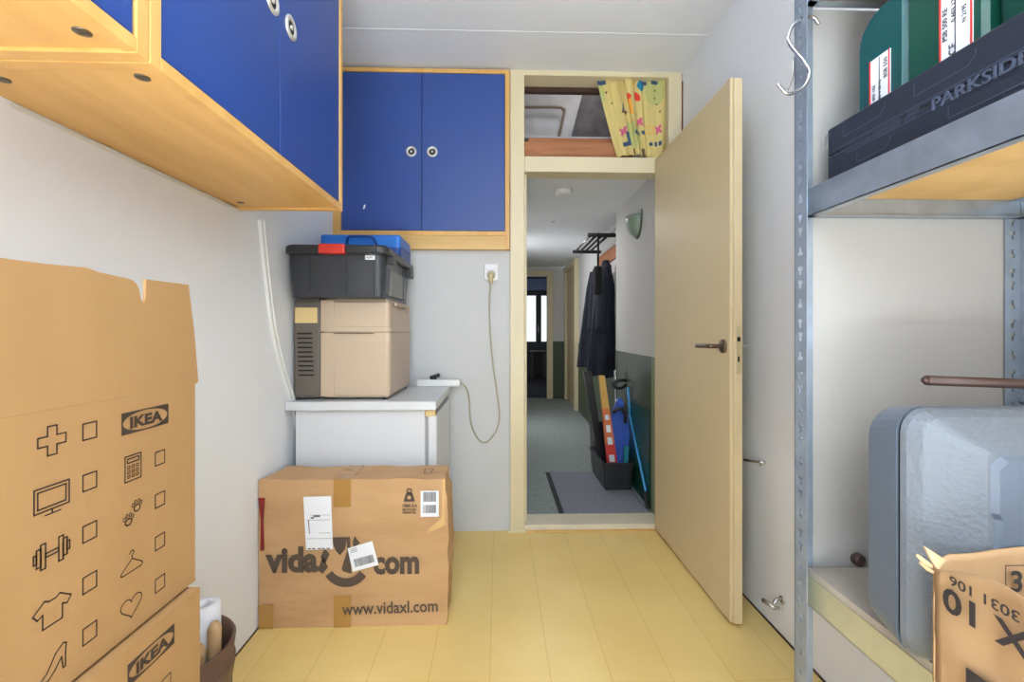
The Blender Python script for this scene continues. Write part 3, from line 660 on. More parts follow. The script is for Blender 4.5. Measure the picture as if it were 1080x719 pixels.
# ------------------------------------------------------------------ stacked moving boxes
def ikea_logo(card, ink, F, u0, u1, v0, v1):
    cu, cv = (u0+u1)/2, (v0+v1)/2
    ink.plate([rect(u0, u1, v0, v1), ell(cu, cv, (u1-u0)/2*0.955, (v1-v0)/2*0.90, 36)], F, 0.0004, 0.0008)
    text(ink, 'IKEA', F, u0+0.013, cv-0.0076, 0.0212, 0.0008, offset=0.0010, width=(u1-u0)-0.026)
def icons(t, F, y, z):
    cur = [None, None]
    def new(name):
        if cur[0]: cur[0].build(cur[1], INK, t)
        cur[0] = MB() if name else None; cur[1] = name
    S = lambda pts, wd=0.0018, cl=True: cur[0].stroke(pts, F, wd, 0.0008, closed=cl)
    new('plus_icon')
    rows = [z-0.0632*k for k in range(5)]
    cy, cz = y+0.0285, rows[0]; a, b = 0.0055, 0.0165
    S([(cy-a, cz+b), (cy+a, cz+b), (cy+a, cz+a), (cy+b, cz+a), (cy+b, cz-a), (cy+a, cz-a), (cy+a, cz-b), (cy-a, cz-b), (cy-a, cz-a), (cy-b, cz-a), (cy-b, cz+a), (cy-a, cz+a)])
    for r in rows: new('checkbox'); S(rect(y+0.067, y+0.086, r-0.0095, r+0.0105))
    new('screen_icon'); cz = rows[1]-0.002
    S(rect(y+0.008, y+0.049, cz-0.013, cz+0.014)); S(rect(y+0.012, y+0.045, cz-0.009, cz+0.010)); S([(cy-0.008, cz-0.018), (cy+0.010, cz-0.018)], 0.0016, False); S([(cy, cz-0.013), (cy, cz-0.018)], 0.002, False)
    new('dumbbell_icon'); cz = rows[2]-0.002
    for s in (-1, 1):
        S(rect(cy+s*0.0105-0.0028, cy+s*0.0105+0.0028, cz-0.014, cz+0.014)); S(rect(cy+s*0.0155-0.0025, cy+s*0.0155+0.0025, cz-0.010, cz+0.010)); S(rect(cy+s*0.0195-0.0017, cy+s*0.0195+0.0017, cz-0.005, cz+0.005))
    S(rect(cy-0.0075, cy+0.0075, cz-0.0022, cz+0.0022))
    new('shirt_icon'); cz = rows[3]-0.004
    S([(cy-0.009, cz+0.014), (cy-0.022, cz+0.004), (cy-0.017, cz-0.003), (cy-0.011, cz+0.000), (cy-0.011, cz-0.017), (cy+0.012, cz-0.017), (cy+0.012, cz), (cy+0.018, cz-0.003), (cy+0.023, cz+0.004), (cy+0.009, cz+0.014), (cy+0.004, cz+0.011), (cy-0.004, cz+0.011)])
    new('shoe_icon'); cz = rows[4]-0.004
    S([(cy-0.020, cz-0.015), (cy-0.006, cz-0.006), (cy+0.004, cz+0.010), (cy+0.013, cz+0.016), (cy+0.017, cz+0.014), (cy+0.016, cz+0.004), (cy+0.016, cz-0.013), (cy+0.013, cz-0.013), (cy+0.011, cz+0.001), (cy+0.003, cz-0.009), (cy-0.004, cz-0.015)])
    # right column
    yr = y+0.130
    for k in range(4): new('checkbox'); S(rect(yr+0.055, yr+0.074, rows[k+1]-0.0125, rows[k+1]+0.0075))
    new('calculator_icon'); cz = rows[1]-0.003; c0 = yr
    S(rect(c0, c0+0.028, cz-0.0165, cz+0.0185)); S(rect(c0+0.004, c0+0.024, cz+0.009, cz+0.0145))
    for i in range(3):
        for j in range(3): S(rect(c0+0.0045+i*0.0075, c0+0.0085+i*0.0075, cz-0.012+j*0.0065, cz-0.0085+j*0.0065), 0.0012)
    for (pu, pv) in ((c0+0.021, rows[2]+0.004), (c0+0.006, rows[2]-0.010)):
        new('paw_icon')
        S(ell(pu, pv-0.002, 0.0055, 0.0045, 14))
        for a in (150, 110, 70, 30): S(ell(pu+0.0085*math.cos(R(a)), pv+0.0075*math.sin(R(a)), 0.0019, 0.0026, 8), 0.001)
    new('hanger_icon'); cz = rows[3]-0.006; hc_ = c0+0.011
    S([(hc_+0.001, cz+0.004), (hc_-0.017, cz-0.009), (hc_-0.018, cz-0.012), (hc_-0.015, cz-0.0135), (hc_+0.017, cz-0.0135), (hc_+0.020, cz-0.011), (hc_+0.018, cz-0.008)], 0.0014)
    S([(hc_+0.001, cz+0.004), (hc_+0.001, cz+0.008), (hc_+0.0045, cz+0.012), (hc_+0.002, cz+0.0155), (hc_-0.002, cz+0.0145), (hc_-0.003, cz+0.0115)], 0.0014, False)
    new('heart_icon'); cz = rows[4]-0.006
    hp = []
    for k in range(28):
        q = 2*math.pi*k/28; hp.append((hc_+0.00115*16*math.sin(q)**3, cz+0.001*(13*math.cos(q)-5*math.cos(2*q)-2*math.cos(3*q)-math.cos(4*q))+0.002))
    S(hp, 0.0014)
    new(None)
def moving_box(xf, y0, y1, z0, label, flap=False):
    t = thing('moving_box', label, 'cardboard box', ((XL+xf)/2, (y0+y1)/2, z0), 'cardboard moving boxes stacked by the left wall')
    b = MB(); b.box(XL+0.006, xf, y0, y1, z0+0.001, z0+0.331, 0.0); b.build('box_body', CARD, t)
    ink = MB(); F = FX(xf)
    ikea_logo(None, ink, F, y0+0.489, y0+0.5765, z0+0.279, z0+0.309)
    ink.build('printed_logo', INK, t)
    icons(t, F, y0+0.3645, z0+0.296)
    return t
b1 = moving_box(-0.512, 0.1435, 0.783, 0.670, 'cardboard moving box with raised flap, topmost of its stack by the left wall', True)
fl = MB(); Ff = FX(-0.516)
out = [(0.1435, 1.0012), (0.7835, 1.0012), (0.7915, 1.006), (0.781, 1.09), (0.767, 1.168), (0.676, 1.1665), (0.676, 1.152), (0.675, 1.137), (0.672, 1.131), (0.668, 1.1335), (0.6655, 1.142), (0.663, 1.152), (0.658, 1.159), (0.650, 1.163), (0.640, 1.164), (0.600, 1.1665), (0.58, 1.170), (0.53, 1.167), (0.1435, 1.160)]
fl.plate([out], Ff, 0, 0.004, 0); fl.build('raised_flap', CARD, b1)
fl = MB(); fl.box(-0.70, -0.520, 0.16, 0.77, 1.0015, 1.0045, 0.001); fl.build('folded_flap', CARD, b1)
moving_box(-0.497, 0.135, 0.772, 0.335, 'cardboard moving box in the middle of the stack, only its top part in view')
moving_box(-0.500, 0.140, 0.777, 0.000, 'cardboard moving box at the bottom of the stack by the left wall')

# basket with rolls
bk = thing('waste_basket', 'brown basket on the floor between the moving boxes and the brown carton', 'basket', (-0.735, 1.04, 0))
b = MB(); b.lathe([(0, 0.004), (0.098, 0.0), (0.104, 0.10), (0.112, 0.25), (0.117, 0.27), (0.126, 0.325), (0.126, 0.331), (0.121, 0.334), (0.127, 0.380), (0.124, 0.385), (0.120, 0.383), (0.118, 0.33), (0.108, 0.25), (0.095, 0.02), (0, 0.02)], (-0.735, 1.04, 0), 48)
b.build('basket_shell', BROWNB, bk)
b = MB()
for z, r in ((0.10, 0.1055), (0.19, 0.110), (0.27, 0.1175)): b.lathe([(r-0.002, z-0.005), (r+0.0015, z-0.003), (r+0.0015, z+0.003), (r-0.002, z+0.005)], (-0.735, 1.04, 0), 48)
b.build('woven_band', mat('dark_brown_band', (80, 60, 48), 0.6), bk)
b = MB(); b.lathe([(0.030, 0.0), (0.035, 0.005), (0.035, 0.415), (0.031, 0.422), (0.013, 0.422), (0.012, 0.0)], (-0.702, 1.105, 0.022), 28)
tag(b.build('paper_roll', PAPER), 'white paper roll standing in the brown basket', 'paper roll')
b = MB(); b.tube([(-0.664, 1.070, 0.03), (-0.655, 1.070, 0.408), (-0.655, 1.070, 0.421)], [0.014, 0.014, 0.007], 16)
tag(b.build('wooden_rod', TAN), 'tan round-tipped rod at the front of the brown basket', 'rod')
b = MB(); b.tube([(-0.685, 1.010, 0.03), (-0.664, 1.026, 0.385), (-0.663, 1.026, 0.397)], [0.015, 0.015, 0.008], 16)
tag(b.build('wooden_rod', TAN), 'tan rod in the brown basket, partly hidden by the moving boxes', 'rod')

# ------------------------------------------------------------------ shelving on the right
rk = thing('shelving_unit', 'galvanised steel shelving unit with perforated posts along the right wall', 'shelving unit', (0.79, 0.25, 0))
PX0, PX1, PY0, PY1 = 0.567, 1.0140, -0.30, 0.857
def post(x, y, sx, sy):
    """L-profile with its outer corner at x,y; flanges run sx along X, sy along Y; T-shaped holes left open"""
    m = MB(); L, T = (0.035 if sx > 0 else 0.031), 0.0018; z0, z1 = 0.0, 2.05
    holes = []; z = 0.06
    while z < z1-0.09:
        for q, o in enumerate((0.0, 0.036, 0.061)): holes.append((z+o, q == 0))
        z += 0.0985
    cu, hw, sw = 0.0175, 0.0058, 0.0026
    def flange(B):
        B(0, cu-hw, z0, z1); B(cu+hw, L, z0, z1); prev = z0
        for v, up in holes:
            B(cu-hw, cu+hw, prev, v-0.008)
            a, b = (v-0.008, v-0.001) if up else (v+0.001, v+0.008)      # wide bar open, the rest narrow stem
            c, d = (v-0.001, v+0.008) if up else (v-0.008, v+0.001)
            B(cu-hw, cu-sw, c, d); B(cu+sw, cu+hw, c, d); prev = v+0.008
        B(cu-hw, cu+hw, prev, z1)
    def bx(u0, u1, w0, w1, a, b):
        xs = sorted((x+sx*u0, x+sx*u1)); ys = sorted((y+sy*w0, y+sy*w1)); m.box(xs[0], xs[1], ys[0], ys[1], a, b)
    flange(lambda a, b, c, d: bx(a, b, 0, T, c, d))
    flange(lambda a, b, c, d: bx(0, T, a, b, c, d))
    m.build('post', POSTM, rk, fix=False)
post(PX0, PY1, 1, -1); post(PX1, PY1, -1, -1); post(PX0, PY0, 1, 1); post(PX1, PY0, -1, 1)
BOARD = mat('chipboard_shelf', (216, 176, 112), 0.7, rgb2=(200, 158, 94), scale=14)
BOARDG = mat('worn_shelf_top', (172, 164, 152), 0.7, var=0.3, scale=9)
YGALV = mat('galvanised_steel_warm', (206, 206, 178), 0.42, 0.55, var=0.12, scale=20)
def level(zb, gm, bm_, hb=0.052, bo=0.0):
    zt = zb+hb
    x0, x1 = PX0+0.0185, PX1-0.002
    def beam(y0, y1, xa, sgn):
        m = MB(); m.box(xa, xa+sgn*0.0015, y0, y1, zb, zt) if sgn > 0 else m.box(xa+sgn*0.0015, xa, y0, y1, zb, zt)
        a, b = sorted((xa, xa+sgn*0.016)); m.box(a, b, y0, y1, zb, zb+0.0015)
        a, b = sorted((xa+sgn*0.0016, xa+sgn*0.025)); m.box(a, b, y0, y1, zt-0.019, zt-0.0175)
        m.build('long_beam', gm, rk)
    beam(PY0+0.004, PY1-0.0045, x0, 1); beam(PY0+0.004, PY1-0.0045, x1, -1)
    for yy, s in ((PY1-0.0025, -1), (PY0+0.0025, 1)):
        m = MB(); a, b = sorted((yy, yy+s*0.0015)); m.box(PX0+0.0187, PX1-0.004, a, b, zb, zt)
        a, b = sorted((yy, yy+s*0.016)); m.box(PX0+0.0187, PX1-0.004, a, b, zb, zb+0.0015)
        m.build('cross_beam', gm, rk)
    MB().box(x0+0.002, x1-0.002, PY0+0.006, PY1-0.006, zt-0.0165+bo, zt-0.002+bo).build('shelf_board', bm_, rk)
level(1.309, GALV, BOARD); level(1.712, GALV, BOARD); level(0.574, YGALV, BOARDG, 0.054, 0.0145); level(0.12, GALV, BOARD)

pn = MB(); pn.box(0.599, 1.012, 0.8592, 0.873, 0.600, 1.711, 0.001); pn = pn.build('end_panel', WHITEM)
tag(pn, 'glossy white panel standing upright behind the shelving posts', 'panel')
# steel hook through the post
hk = MB()
hk.tube(smoothpath([(0.601, 0.838, 1.668), (0.590, 0.838, 1.681), (0.571, 0.838, 1.678), (0.549, 0.835, 1.662), (0.537, 0.83, 1.634), (0.542, 0.822, 1.61), (0.553, 0.812, 1.584), (0.562, 0.808, 1.562), (0.556, 0.808, 1.539), (0.541, 0.808, 1.526), (0.521, 0.808, 1.521), (0.503, 0.808, 1.538)], 7), 0.0030, 10)
hk.tube(smoothpath([(0.549, 0.835, 1.600), (0.547, 0.83, 1.574), (0.536, 0.82, 1.548), (0.522, 0.812, 1.526)], 6), 0.0020, 8)
tag(hk.build('s_hook', CHROME), 'bent steel wire hook hanging on the shelving post', 'hook')

# black tool case on the middle shelf
SZ = 1.3595
pk = thing('tool_case', 'long flat black tool case with embossed lettering on the middle shelf', 'tool case', (0.79, 0.53, SZ))
def chamf(x0, x1, y0, y1, z0, z1, c, cz):
    def ring(z, o):
        a, b, e, f = x0+o, x1-o, y0+o, y1-o
        return [Vector(p) for p in ((a+c, e, z), (b-c, e, z), (b, e+c, z), (b, f-c, z), (b-c, f, z), (a+c, f, z), (a, f-c, z), (a, e+c, z))]
    m = MB(); m.loft([ring(z0, cz), ring(z0+cz, 0), ring(z1-cz, 0), ring(z1, cz)]); return m
chamf(0.601, 0.985, 0.235, 0.825, SZ, 1.4085, 0.012, 0.002).build('lower_shell', NAVYP, pk)
chamf(0.601, 0.985, 0.235, 0.825, 1.409, 1.459, 0.012, 0.002).build('upper_shell', NAVYP, pk)
F = FNX(0.601)
em = MB()
def ridge(u0, u1, v0, v1, sl=0.01, w_=0.0014):   # tapered raised frame, u = -Y
    em.stroke([(u0, v0), (u0, v1)], F, w_, 0.0014); em.stroke([(u0, v0), (u1-sl, v0)], F, w_, 0.0014); em.stroke([(u1-sl, v0), (u1, v0+0.010), (u1, v1)], F, w_, 0.0014)
ridge(-0.775, -0.690, 1.430, 1.447); ridge(-0.640, -0.555, 1.430, 1.447)
em.stroke([(-0.80, 1.415), (-0.30, 1.415)], F, 0.0014, 0.0012); em.stroke([(-0.768, 1.398), (-0.768, 1.412)], F, 0.0012, 0.0014)
em.stroke([(-0.768, 1.398), (-0.30, 1.398)], F, 0.0010, 0.0014)
for k in range(6):
    em.stroke([(-0.765, 1.400+k*0.0022), (-0.715, 1.400+k*0.0022)], F, 0.0006, 0.0014)
for k in range(5):
    for j in range(14): em.stroke([(-0.712+j*0.0036, 1.400+k*0.0026), (-0.7105+j*0.0036, 1.400+k*0.0026)], F, 0.0012, 0.0014)
for k in range(4): em.stroke([(-0.655+k*0.005, 1.398), (-0.648+k*0.005, 1.412)], F, 0.0016, 0.0014)
for k in range(4): em.stroke([(-0.820, 1.43+k*0.005), (-0.805, 1.445+k*0.004)], F, 0.0012, 0.0014)
em.stroke([(-0.805, 1.385), (-0.805, 1.405), (-0.770, 1.405)], F, 0.0012, 0.0014)
ridge(-0.745, -0.680, 1.375, 1.389); ridge(-0.590, -0.480, 1.375, 1.389)
text(em, 'PARKSIDE', F, -0.614, 1.3965, 0.0225, 0.0004, offset=0.0001, extrude=0.0012, width=0.116)
em.build('embossed_marks', NAVYL, pk)


# green cases standing on the black case
def green_case(y0, y1, x0, x1, z1, m, label, rt):
    t = thing('power_tool_case', label, 'tool case', ((x0+x1)/2, (y0+y1)/2, 1.4595), 'green tool cases on the black case')
    def ring(x, o):
        pts = []
        a, b, c, d = y0+o, y1-o, 1.4595+o*0.4, z1-o
        for cx, cy, r, a0 in ((b-rt, d-rt, rt, 0), (a+0.012, d-0.012, 0.012, 90), (a+0.004, c+0.004, 0.004, 180), (b-0.006, c+0.006, 0.006, 270)):
            for k in range(6): an = R(a0+18*k); pts.append(Vector((x, cx+r*math.cos(an), cy+r*math.sin(an))))
        return pts
    mb = MB(); mb.loft([ring(x0, 0.006), ring(x0+0.006, 0), ring((x0+x1)/2, 0), ring(x1-0.006, 0), ring(x1, 0.006)])
    mb.build('case_shell', m, t)
    return t
g1 = green_case(0.690, 0.785, 0.632, 0.93, 1.632, TEAL, 'teal green tool case standing on the black case, nearest the steel post', 0.045)
sm = MB(); F = FNX(0.632)
def slabel(t, u0, u1, v0, v1, F, d=0.0008, lines=None, red=True):
    a = MB(); a.plate([rect(u0, u1, v0, v1)], F, 0, d); a.build('sticker', PAPER, t)
    if red:
        a = MB(); a.plate([rect(u0, u0+0.003, v0, v1)], F, d, d+0.0004); a.plate([rect(u1-0.003, u1, v0, v1)], F, d, d+0.0004); a.build('sticker_border', REDC, t)
    a = MB()
    for (s_, u, v, size, r_) in lines: text(a, s_, F, u, v, size, d+0.0006, rot=R(r_), offset=0.0002)
    a.plate([rect((u0+u1)/2-0.0006, (u0+u1)/2+0.0006, v0+0.002, v1-0.002)], F, d, d+0.0005)
    a.build('sticker_print', INKD, t)
slabel(g1, -0.757, -0.716, 1.466, 1.548, F, 0.0012, [('BSB 550', -0.721, 1.505, 0.010, 90), ('0 603 162', -0.745, 1.472, 0.008, 90), ('230 V 50 Hz', -0.733, 1.472, 0.007, 90)])
a = MB(); a.stroke([(-0.700, 1.465), (-0.700, 1.560), (-0.706, 1.566), (-0.765, 1.566)], F, 0.0016, 0.0006); a.build('moulded_rib', GREEN, g1)
g2 = green_case(0.5725, 0.6893, 0.632, 0.93, 1.69, GREEN, 'green tool case with white upright sticker, between the teal case and the shiny one', 0.02)
slabel(g2, -0.634, -0.588, 1.462, 1.60, F, 0.0012, [('PSB 500 RE', -0.622, 1.50, 0.010, 90), ('0 603 127', -0.610, 1.52, 0.009, 90), ('CE', -0.610, 1.475, 0.014, 90), ('N 2195', -0.596, 1.51, 0.008, 90)])
g3 = thing('power_tool_case', 'shiny dark green canister at the right edge, standing on the black case', 'tool case', (0.80, 0.46, 1.4595), 'green tool cases on the black case')
b = MB(); rbox(b, 0.634, 0.93, 0.35, 0.5718, [(1.4595, 0.004), (1.466, 0.0), (1.68, 0.0), (1.69, 0.01)], 0.028, n=8, smooth=True); b.build('case_shell', GREEN, g3)

# large grey-blue case on the lower shelf
LZ = 0.6410
gc = thing('equipment_case', 'large grey-blue hard plastic case standing on the lower shelf', 'hard case', (0.76, 0.60, LZ))
def cring(y, x0, x1, z0, z1, r, n=6, top_out=0.0):
    pts = []
    for cx, cz, a0 in ((x1-r, z1-r, 0), (x0+r, z1-r, 90), (x0+r, z0+r, 180), (x1-r, z0+r, 270)):
        for k in range(n+1):
            a = R(a0+90*k/n); pts.append(Vector((cx+r*math.cos(a), y, cz+r*math.sin(a))))
    return pts
GX0, GX1, GZ0, GZ1 = 0.553, 0.975, LZ, 0.986
b = MB(); b.loft([cring(0.682, GX0+0.028, GX1-0.03, GZ0+0.02, GZ1-0.03, 0.03), cring(0.672, GX0+0.006, GX1-0.01, GZ0+0.006, GZ1-0.008, 0.045), cring(0.618, GX0, GX1, GZ0, GZ1, 0.035)])
b.build('rear_shell', CASES, gc)
b = MB(); b.loft([cring(0.617, GX0+0.003, GX1-0.003, GZ0+0.003, GZ1-0.003, 0.034), cring(0.612, GX0+0.003, GX1-0.003, GZ0+0.003, GZ1-0.003, 0.034)]); b.build('gasket', DARK, gc)
b = MB(); b.loft([cring(0.6115, GX0, GX1, GZ0, GZ1, 0.035), cring(0.604, GX0+0.002, GX1-0.002, GZ0+0.002, GZ1-0.002, 0.034), cring(0.590, GX0+0.012, GX1-0.012, GZ0+0.008, GZ1-0.010, 0.026), cring(0.553, GX0+0.060, GX1-0.06, GZ0+0.05, GZ1-0.048, 0.006, 6)])
# raised centre panel with stepped sides
def pring(y, o):
    x0, x1, z0, z1 = GX0+0.063+o, GX1-0.063-o, GZ0+0.055+o, GZ1-0.052-o; zm = (z0+z1)/2+0.02
    P = [(x0+0.012, z0), (x1, z0), (x1, z1), (x0+0.012, z1), (x0, z1-0.010), (x0, zm+0.028), (x0+0.005, zm+0.020), (x0+0.005, zm-0.014), (x0, zm-0.024), (x0, z0+0.02)]
    return [Vector((x, y, z)) for x, z in P]
b.loft([pring(0.5535, 0), pring(0.547, 0.006)], 1)
b.build('front_shell', [CASE, CASES], gc)
MB().tube([(0.765, 0.640, GZ1+0.0), (0.77, 0.640, GZ1+0.010), (0.87, 0.640, GZ1+0.010), (0.875, 0.640, GZ1)], 0.008, 10).build('carry_handle', CASES, gc)
b = MB(); b.tube([(0.622, 0.645, 1.0195), (0.90, 0.632, 1.010)], 0.0072, 14); b.tube([(0.622, 0.645, 1.0195), (0.617, 0.6453, 1.0196)], [0.0072, 0.003], 14)
tag(b.build('steel_bar', BROWNR), 'dark brown round bar lying across the top of the grey-blue case', 'bar')
b = MB(); b.lathe([(0.0, -0.004), (0.010, -0.004), (0.012, 0.0)], (0.66, 0.859, 0.66), 20, 0, 'y'); b.build('panel_knob', BROWNR, None)
bpy.data.objects.remove(bpy.data.objects['panel_knob'])
MB().lathe([(0.012, 0), (0.011, -0.010), (0.006, -0.013), (0, -0.013)], (0.690, 0.8590, 0.653), 20, 0, 'y').build('panel_knob', BROWNR, pn)

# torn carton on the lower shelf
tc = thing('torn_carton', 'torn open brown carton with upside-down print in front of the grey-blue case', 'carton', (0.70, 0.35, LZ))
def wavy(F, u0, u1, v0, top, n=30, m=20, amp=0.004, seed=0, d0=0.0):
    vs, fs = [], []
    for j in range(m+1):
        for i in range(n+1):
            u = u0+(u1-u0)*i/n; zt = top(u); v = v0+(zt-v0)*j/m
            vs.append(F(u, v, d0+amp*noise.noise(Vector((u*22+seed, v*22, seed)))*(0.3+0.7*j/m)))
    for j in range(m):
        for i in range(n): a = j*(n+1)+i; fs.append([a, a+1, a+n+2, a+n+1])
    mb = MB(); mb.add(vs, fs, 0, True); return mb
def solid(o, th=0.003):
    s = o.modifiers.new('thickness', 'SOLIDIFY'); s.thickness = th; s.offset = -1
TX0, TX1, TY0, TY1 = 0.532, 0.832, 0.17, 0.540
CARDT = mat('torn_carton_board', (176, 144, 106), 0.7, rgb2=(162, 128, 90), scale=6, bump=0.2, bscale=14)
topf = lambda u: 0.803+0.019*min(1, max(0, (u+0.536)/0.06))+0.0015*math.sin(u*60)
o = wavy(FNX(TX0), -TY1, -TY0, LZ+0.001, topf, 40, 24, 0.005, 1).build('left_panel', CARDT, tc, fix=False); solid(o)
o = wavy(lambda u, v, d: Vector((u, TY1+d, v)), TX0, TX1, LZ+0.001, lambda u: 0.822+0.004*math.sin(u*31)-0.010*max(0, 1-(u-TX0)/0.02), 30, 20, 0.0015, 4).build('rear_panel', CARDT, tc, fix=False); solid(o)
o = wavy(FY(TY0), TX0, TX1, LZ+0.001, lambda u: 0.80, 20, 12, 0.002, 7).build('front_panel', CARDT, tc, fix=False); solid(o)
o = wavy(FX(TX1), TY0, TY1, LZ+0.001, lambda u: 0.80, 20, 12, 0.002, 9).build('right_panel', CARDT, tc, fix=False); solid(o)
MB().box(TX0, TX1, TY0, TY1, LZ+0.0005, LZ+0.004).build('bottom_panel', CARDT, tc)
# ragged corner and the inner flap behind the left panel
b = MB()
def shard(pts, th=0.003):
    n = len(pts); P = [Vector(p)+Vector((-0.008, 0.001, 0)) for p in pts]; nn = (P[1]-P[0]).cross(P[2]-P[0]).normalized()*th
    b.add(P+[p+nn for p in P], [list(range(n))[::-1], list(range(n, 2*n))]+[[i, (i+1) % n, (i+1) % n+n, i+n] for i in range(n)])
shard([(0.541, 0.538, 0.800), (0.552, 0.540, 0.812), (0.541, 0.544, 0.820), (0.534, 0.549, 0.8245), (0.537, 0.544, 0.812)])
shard([(0.542, 0.540, 0.799), (0.535, 0.549, 0.8065), (0.529, 0.553, 0.811), (0.533, 0.548, 0.803)])
shard([(0.541, 0.538, 0.794), (0.534, 0.546, 0.800), (0.530, 0.550, 0.803), (0.535, 0.545, 0.796)])
b.build('torn_corner', mat('torn_fibre', (190, 160, 120), 0.85), tc)
pm = MB(); F = FNX(TX0); K = 0.0055
text(pm, '3031 106', F, -0.444, 0.8060, 0.0155, K, offset=0.0003, rot=R(180), width=0.072)
pm.build('printed_number', INKD, tc); pm = MB()
text(pm, '10 X 10', F, -0.377, 0.7890, 0.038, K, offset=0.0010, rot=R(180), width=0.140)
pm.build('printed_size', INKD, tc); pm = MB()
pm.plate([rect(-0.498, -0.19, LZ+0.006, 0.712)], F, 0.0048, 0.0055)
pm.build('printed_block', INKD, tc)
pm = MB(); Fi = lambda u, v, d: Vector((u, TY1-0.006-d, v))
pm.stroke(rect(0.612, 0.70, 0.770, 0.808), Fi, 0.0012, 0.002, closed=True); text(pm, '3.5', Fi, 0.617, 0.776, 0.036, 0.002, offset=0.0008)
pm.build('printed_text', INKD, tc)

# wall hooks beside the open door
def wall_hook(y, z, label, big):
    m = MB()
    if big:
        m.tube(smoothpath([(XR, y, z+0.022), (XR-0.02, y, z+0.02), (XR-0.032, y, z+0.006), (XR-0.028, y, z-0.008), (XR-0.012, y, z-0.010)], 5), 0.006, 10)
        m.tube([(XR-0.03, y-0.004, z-0.006), (XR-0.045, y+0.045, z-0.006)], 0.0075, 12); m.lathe([(0.014, -0.001), (0.014, -0.004), (0, -0.004)], (XR, y, z+0.02), 18, 0, 'x')
    else:
        m.tube([(XR-0.012, y-0.01, z), (XR-0.020, y+0.10, z-0.020)], [0.004, 0.006], 10); m.tube([(XR, y-0.005, z), (XR-0.014, y-0.005, z)], 0.0075, 12)
        m.tube([(XR-0.014, y-0.005, z-0.012), (XR-0.014, y-0.005, z+0.012)], 0.004, 8)
    tag(m.build('wall_hook', CHROME), label, 'hook')
wall_hook(1.715, 0.592, 'small metal catch halfway up the right wall beside the open door', False)
wall_hook(1.60, 0.112, 'curved metal hook low on the right wall near the floor', True)

# ------------------------------------------------------------------ things in the hallway
m = MB(); m.lathe([(0, 0.0), (0.062, 0.0), (0.062, -0.012), (0.055, -0.030), (0.050, -0.034), (0, -0.036)], (0.432, 3.037, 2.0395), 32)
m.lathe([(0.0635, -0.010), (0.064, -0.013), (0.062, -0.016)], (0.432, 3.037, 2.0395), 32)
tag(m.build('smoke_detector', WHITEP), 'round white smoke detector on the hallway ceiling', 'smoke detector')
m = MB(); m.lathe([(0, 0.0), (0.03, 0.0), (0.03, -0.006), (0, -0.008)], (0.46, 4.0, 2.0615), 20)
tag(m.build('sprinkler', WHITEP), 'small white cap on the hallway ceiling behind the smoke detector', 'sprinkler')
wl = thing('wall_lamp', 'green half-bowl glass wall lamp on the right hallway wall', 'wall lamp', (0.93, 3.02, 1.80))
LX, LY, LZ2 = hx(3.02)-0.004, 3.02, 1.86
vs, fs = [], []; NA, NB = 20, 12
for j in range(NB+1):
    ph = (math.pi/2)*j/NB
    for i in range(NA+1):
        th = math.pi*i/NA; rr = math.cos(ph)
        vs.append(Vector((LX-0.078*math.sin(th)*rr, LY-0.10*math.cos(th)*rr, LZ2-0.135*math.sin(ph))))
for j in range(NB):
    for i in range(NA): a = j*(NA+1)+i; fs.append([a, a+1, a+NA+2, a+NA+1])
m = MB(); m.add(vs, fs, 0, True); o = m.build('glass_bowl', LAMPG, wl); solid(o, 0.004)
m = MB(); m.tube([(LX+0.002, LY+0.105*math.cos(R(a)), LZ2-0.14*math.sin(R(a))) for a in range(-10, 191, 10)], 0.008, 8); lab(m.build('backplate_rim', mat('dark_green_rim', (44, 66, 54), 0.5), wl), 'dark green rim')

hr = thing('hat_rack', 'black wall-mounted hat rack above the coats in the hallway', 'hat rack', (0.9, 4.25, 1.9))
m = MB()
m.cyl((0.76, 3.86, 1.916), (1.03, 3.86, 1.916), 0.018, 10); m.build('end_bar', BLKF, hr)
m = MB(); m.cyl((0.76, 4.65, 1.913), (1.045, 4.65, 1.913), 0.018, 10); m.build('end_bar', BLKF, hr)
for i, x in enumerate((0.79, 0.84, 0.89, 0.94)):
    MB().cyl((x, 3.86, 1.922), (x, 4.65, 1.919), 0.012, 8).build('rod', CHROME if i == 0 else BLKF, hr)
MB().box(1.022, 1.040, 3.80, 4.70, 1.74, 1.86, 0.003).build('back_board', TIMBER, hr)
MB().tube([(0.965, 3.86, 1.93), (1.0, 3.86, 1.97), (1.03, 3.86, 1.985)], 0.007, 8).build('bracket', CHROME, hr)
def coat(name, cx, cy, zt, zb, wx, wy, mtl, label, seed, n=26):
    rings = []
    for j in range(15):
        t = j/14; z = zt+(zb-zt)*t; s = 0.35+0.65*min(1, t*4.5)**0.7; rr = []
        for k in range(n):
            a = 2*math.pi*k/n; f = 1+0.16*math.sin(5*a+seed+2*t)*min(1, t*2)+0.06*noise.noise(Vector((math.cos(a)*3, math.sin(a)*3, t*6+seed)))
            x = cx+wx*s*f*math.cos(a)*(1+0.55*t)-0.055*t; y = cy+wy*s*f*math.sin(a)
            rr.append(Vector((min(x, 1.034), y, z+0.012*math.sin(3*a+seed)*t)))
        rings.append(rr)
    t_ = thing(name, label, 'coat', (cx, cy, zb), 'coats on the hallway rack')
    m = MB(); m.loft(rings, smooth=True); m.build('coat_body', mtl, t_)
    for s in (-1, 1):
        m = MB(); m.tube(smoothpath([(cx-0.01, cy+s*wy*0.8, zt-0.05), (cx-0.05, cy+s*wy*1.0, zt-0.3), (cx-0.06, cy+s*wy*1.0, zt-0.62)], 5), [0.045+0.0008*i for i in range(11)], 10); m.build('sleeve', mtl, t_)
    return t_
coat('coat', 0.945, 3.99, 1.72, 0.70, 0.075, 0.085, NAVYC, 'dark navy coat hanging nearest on the hallway rack', 1)
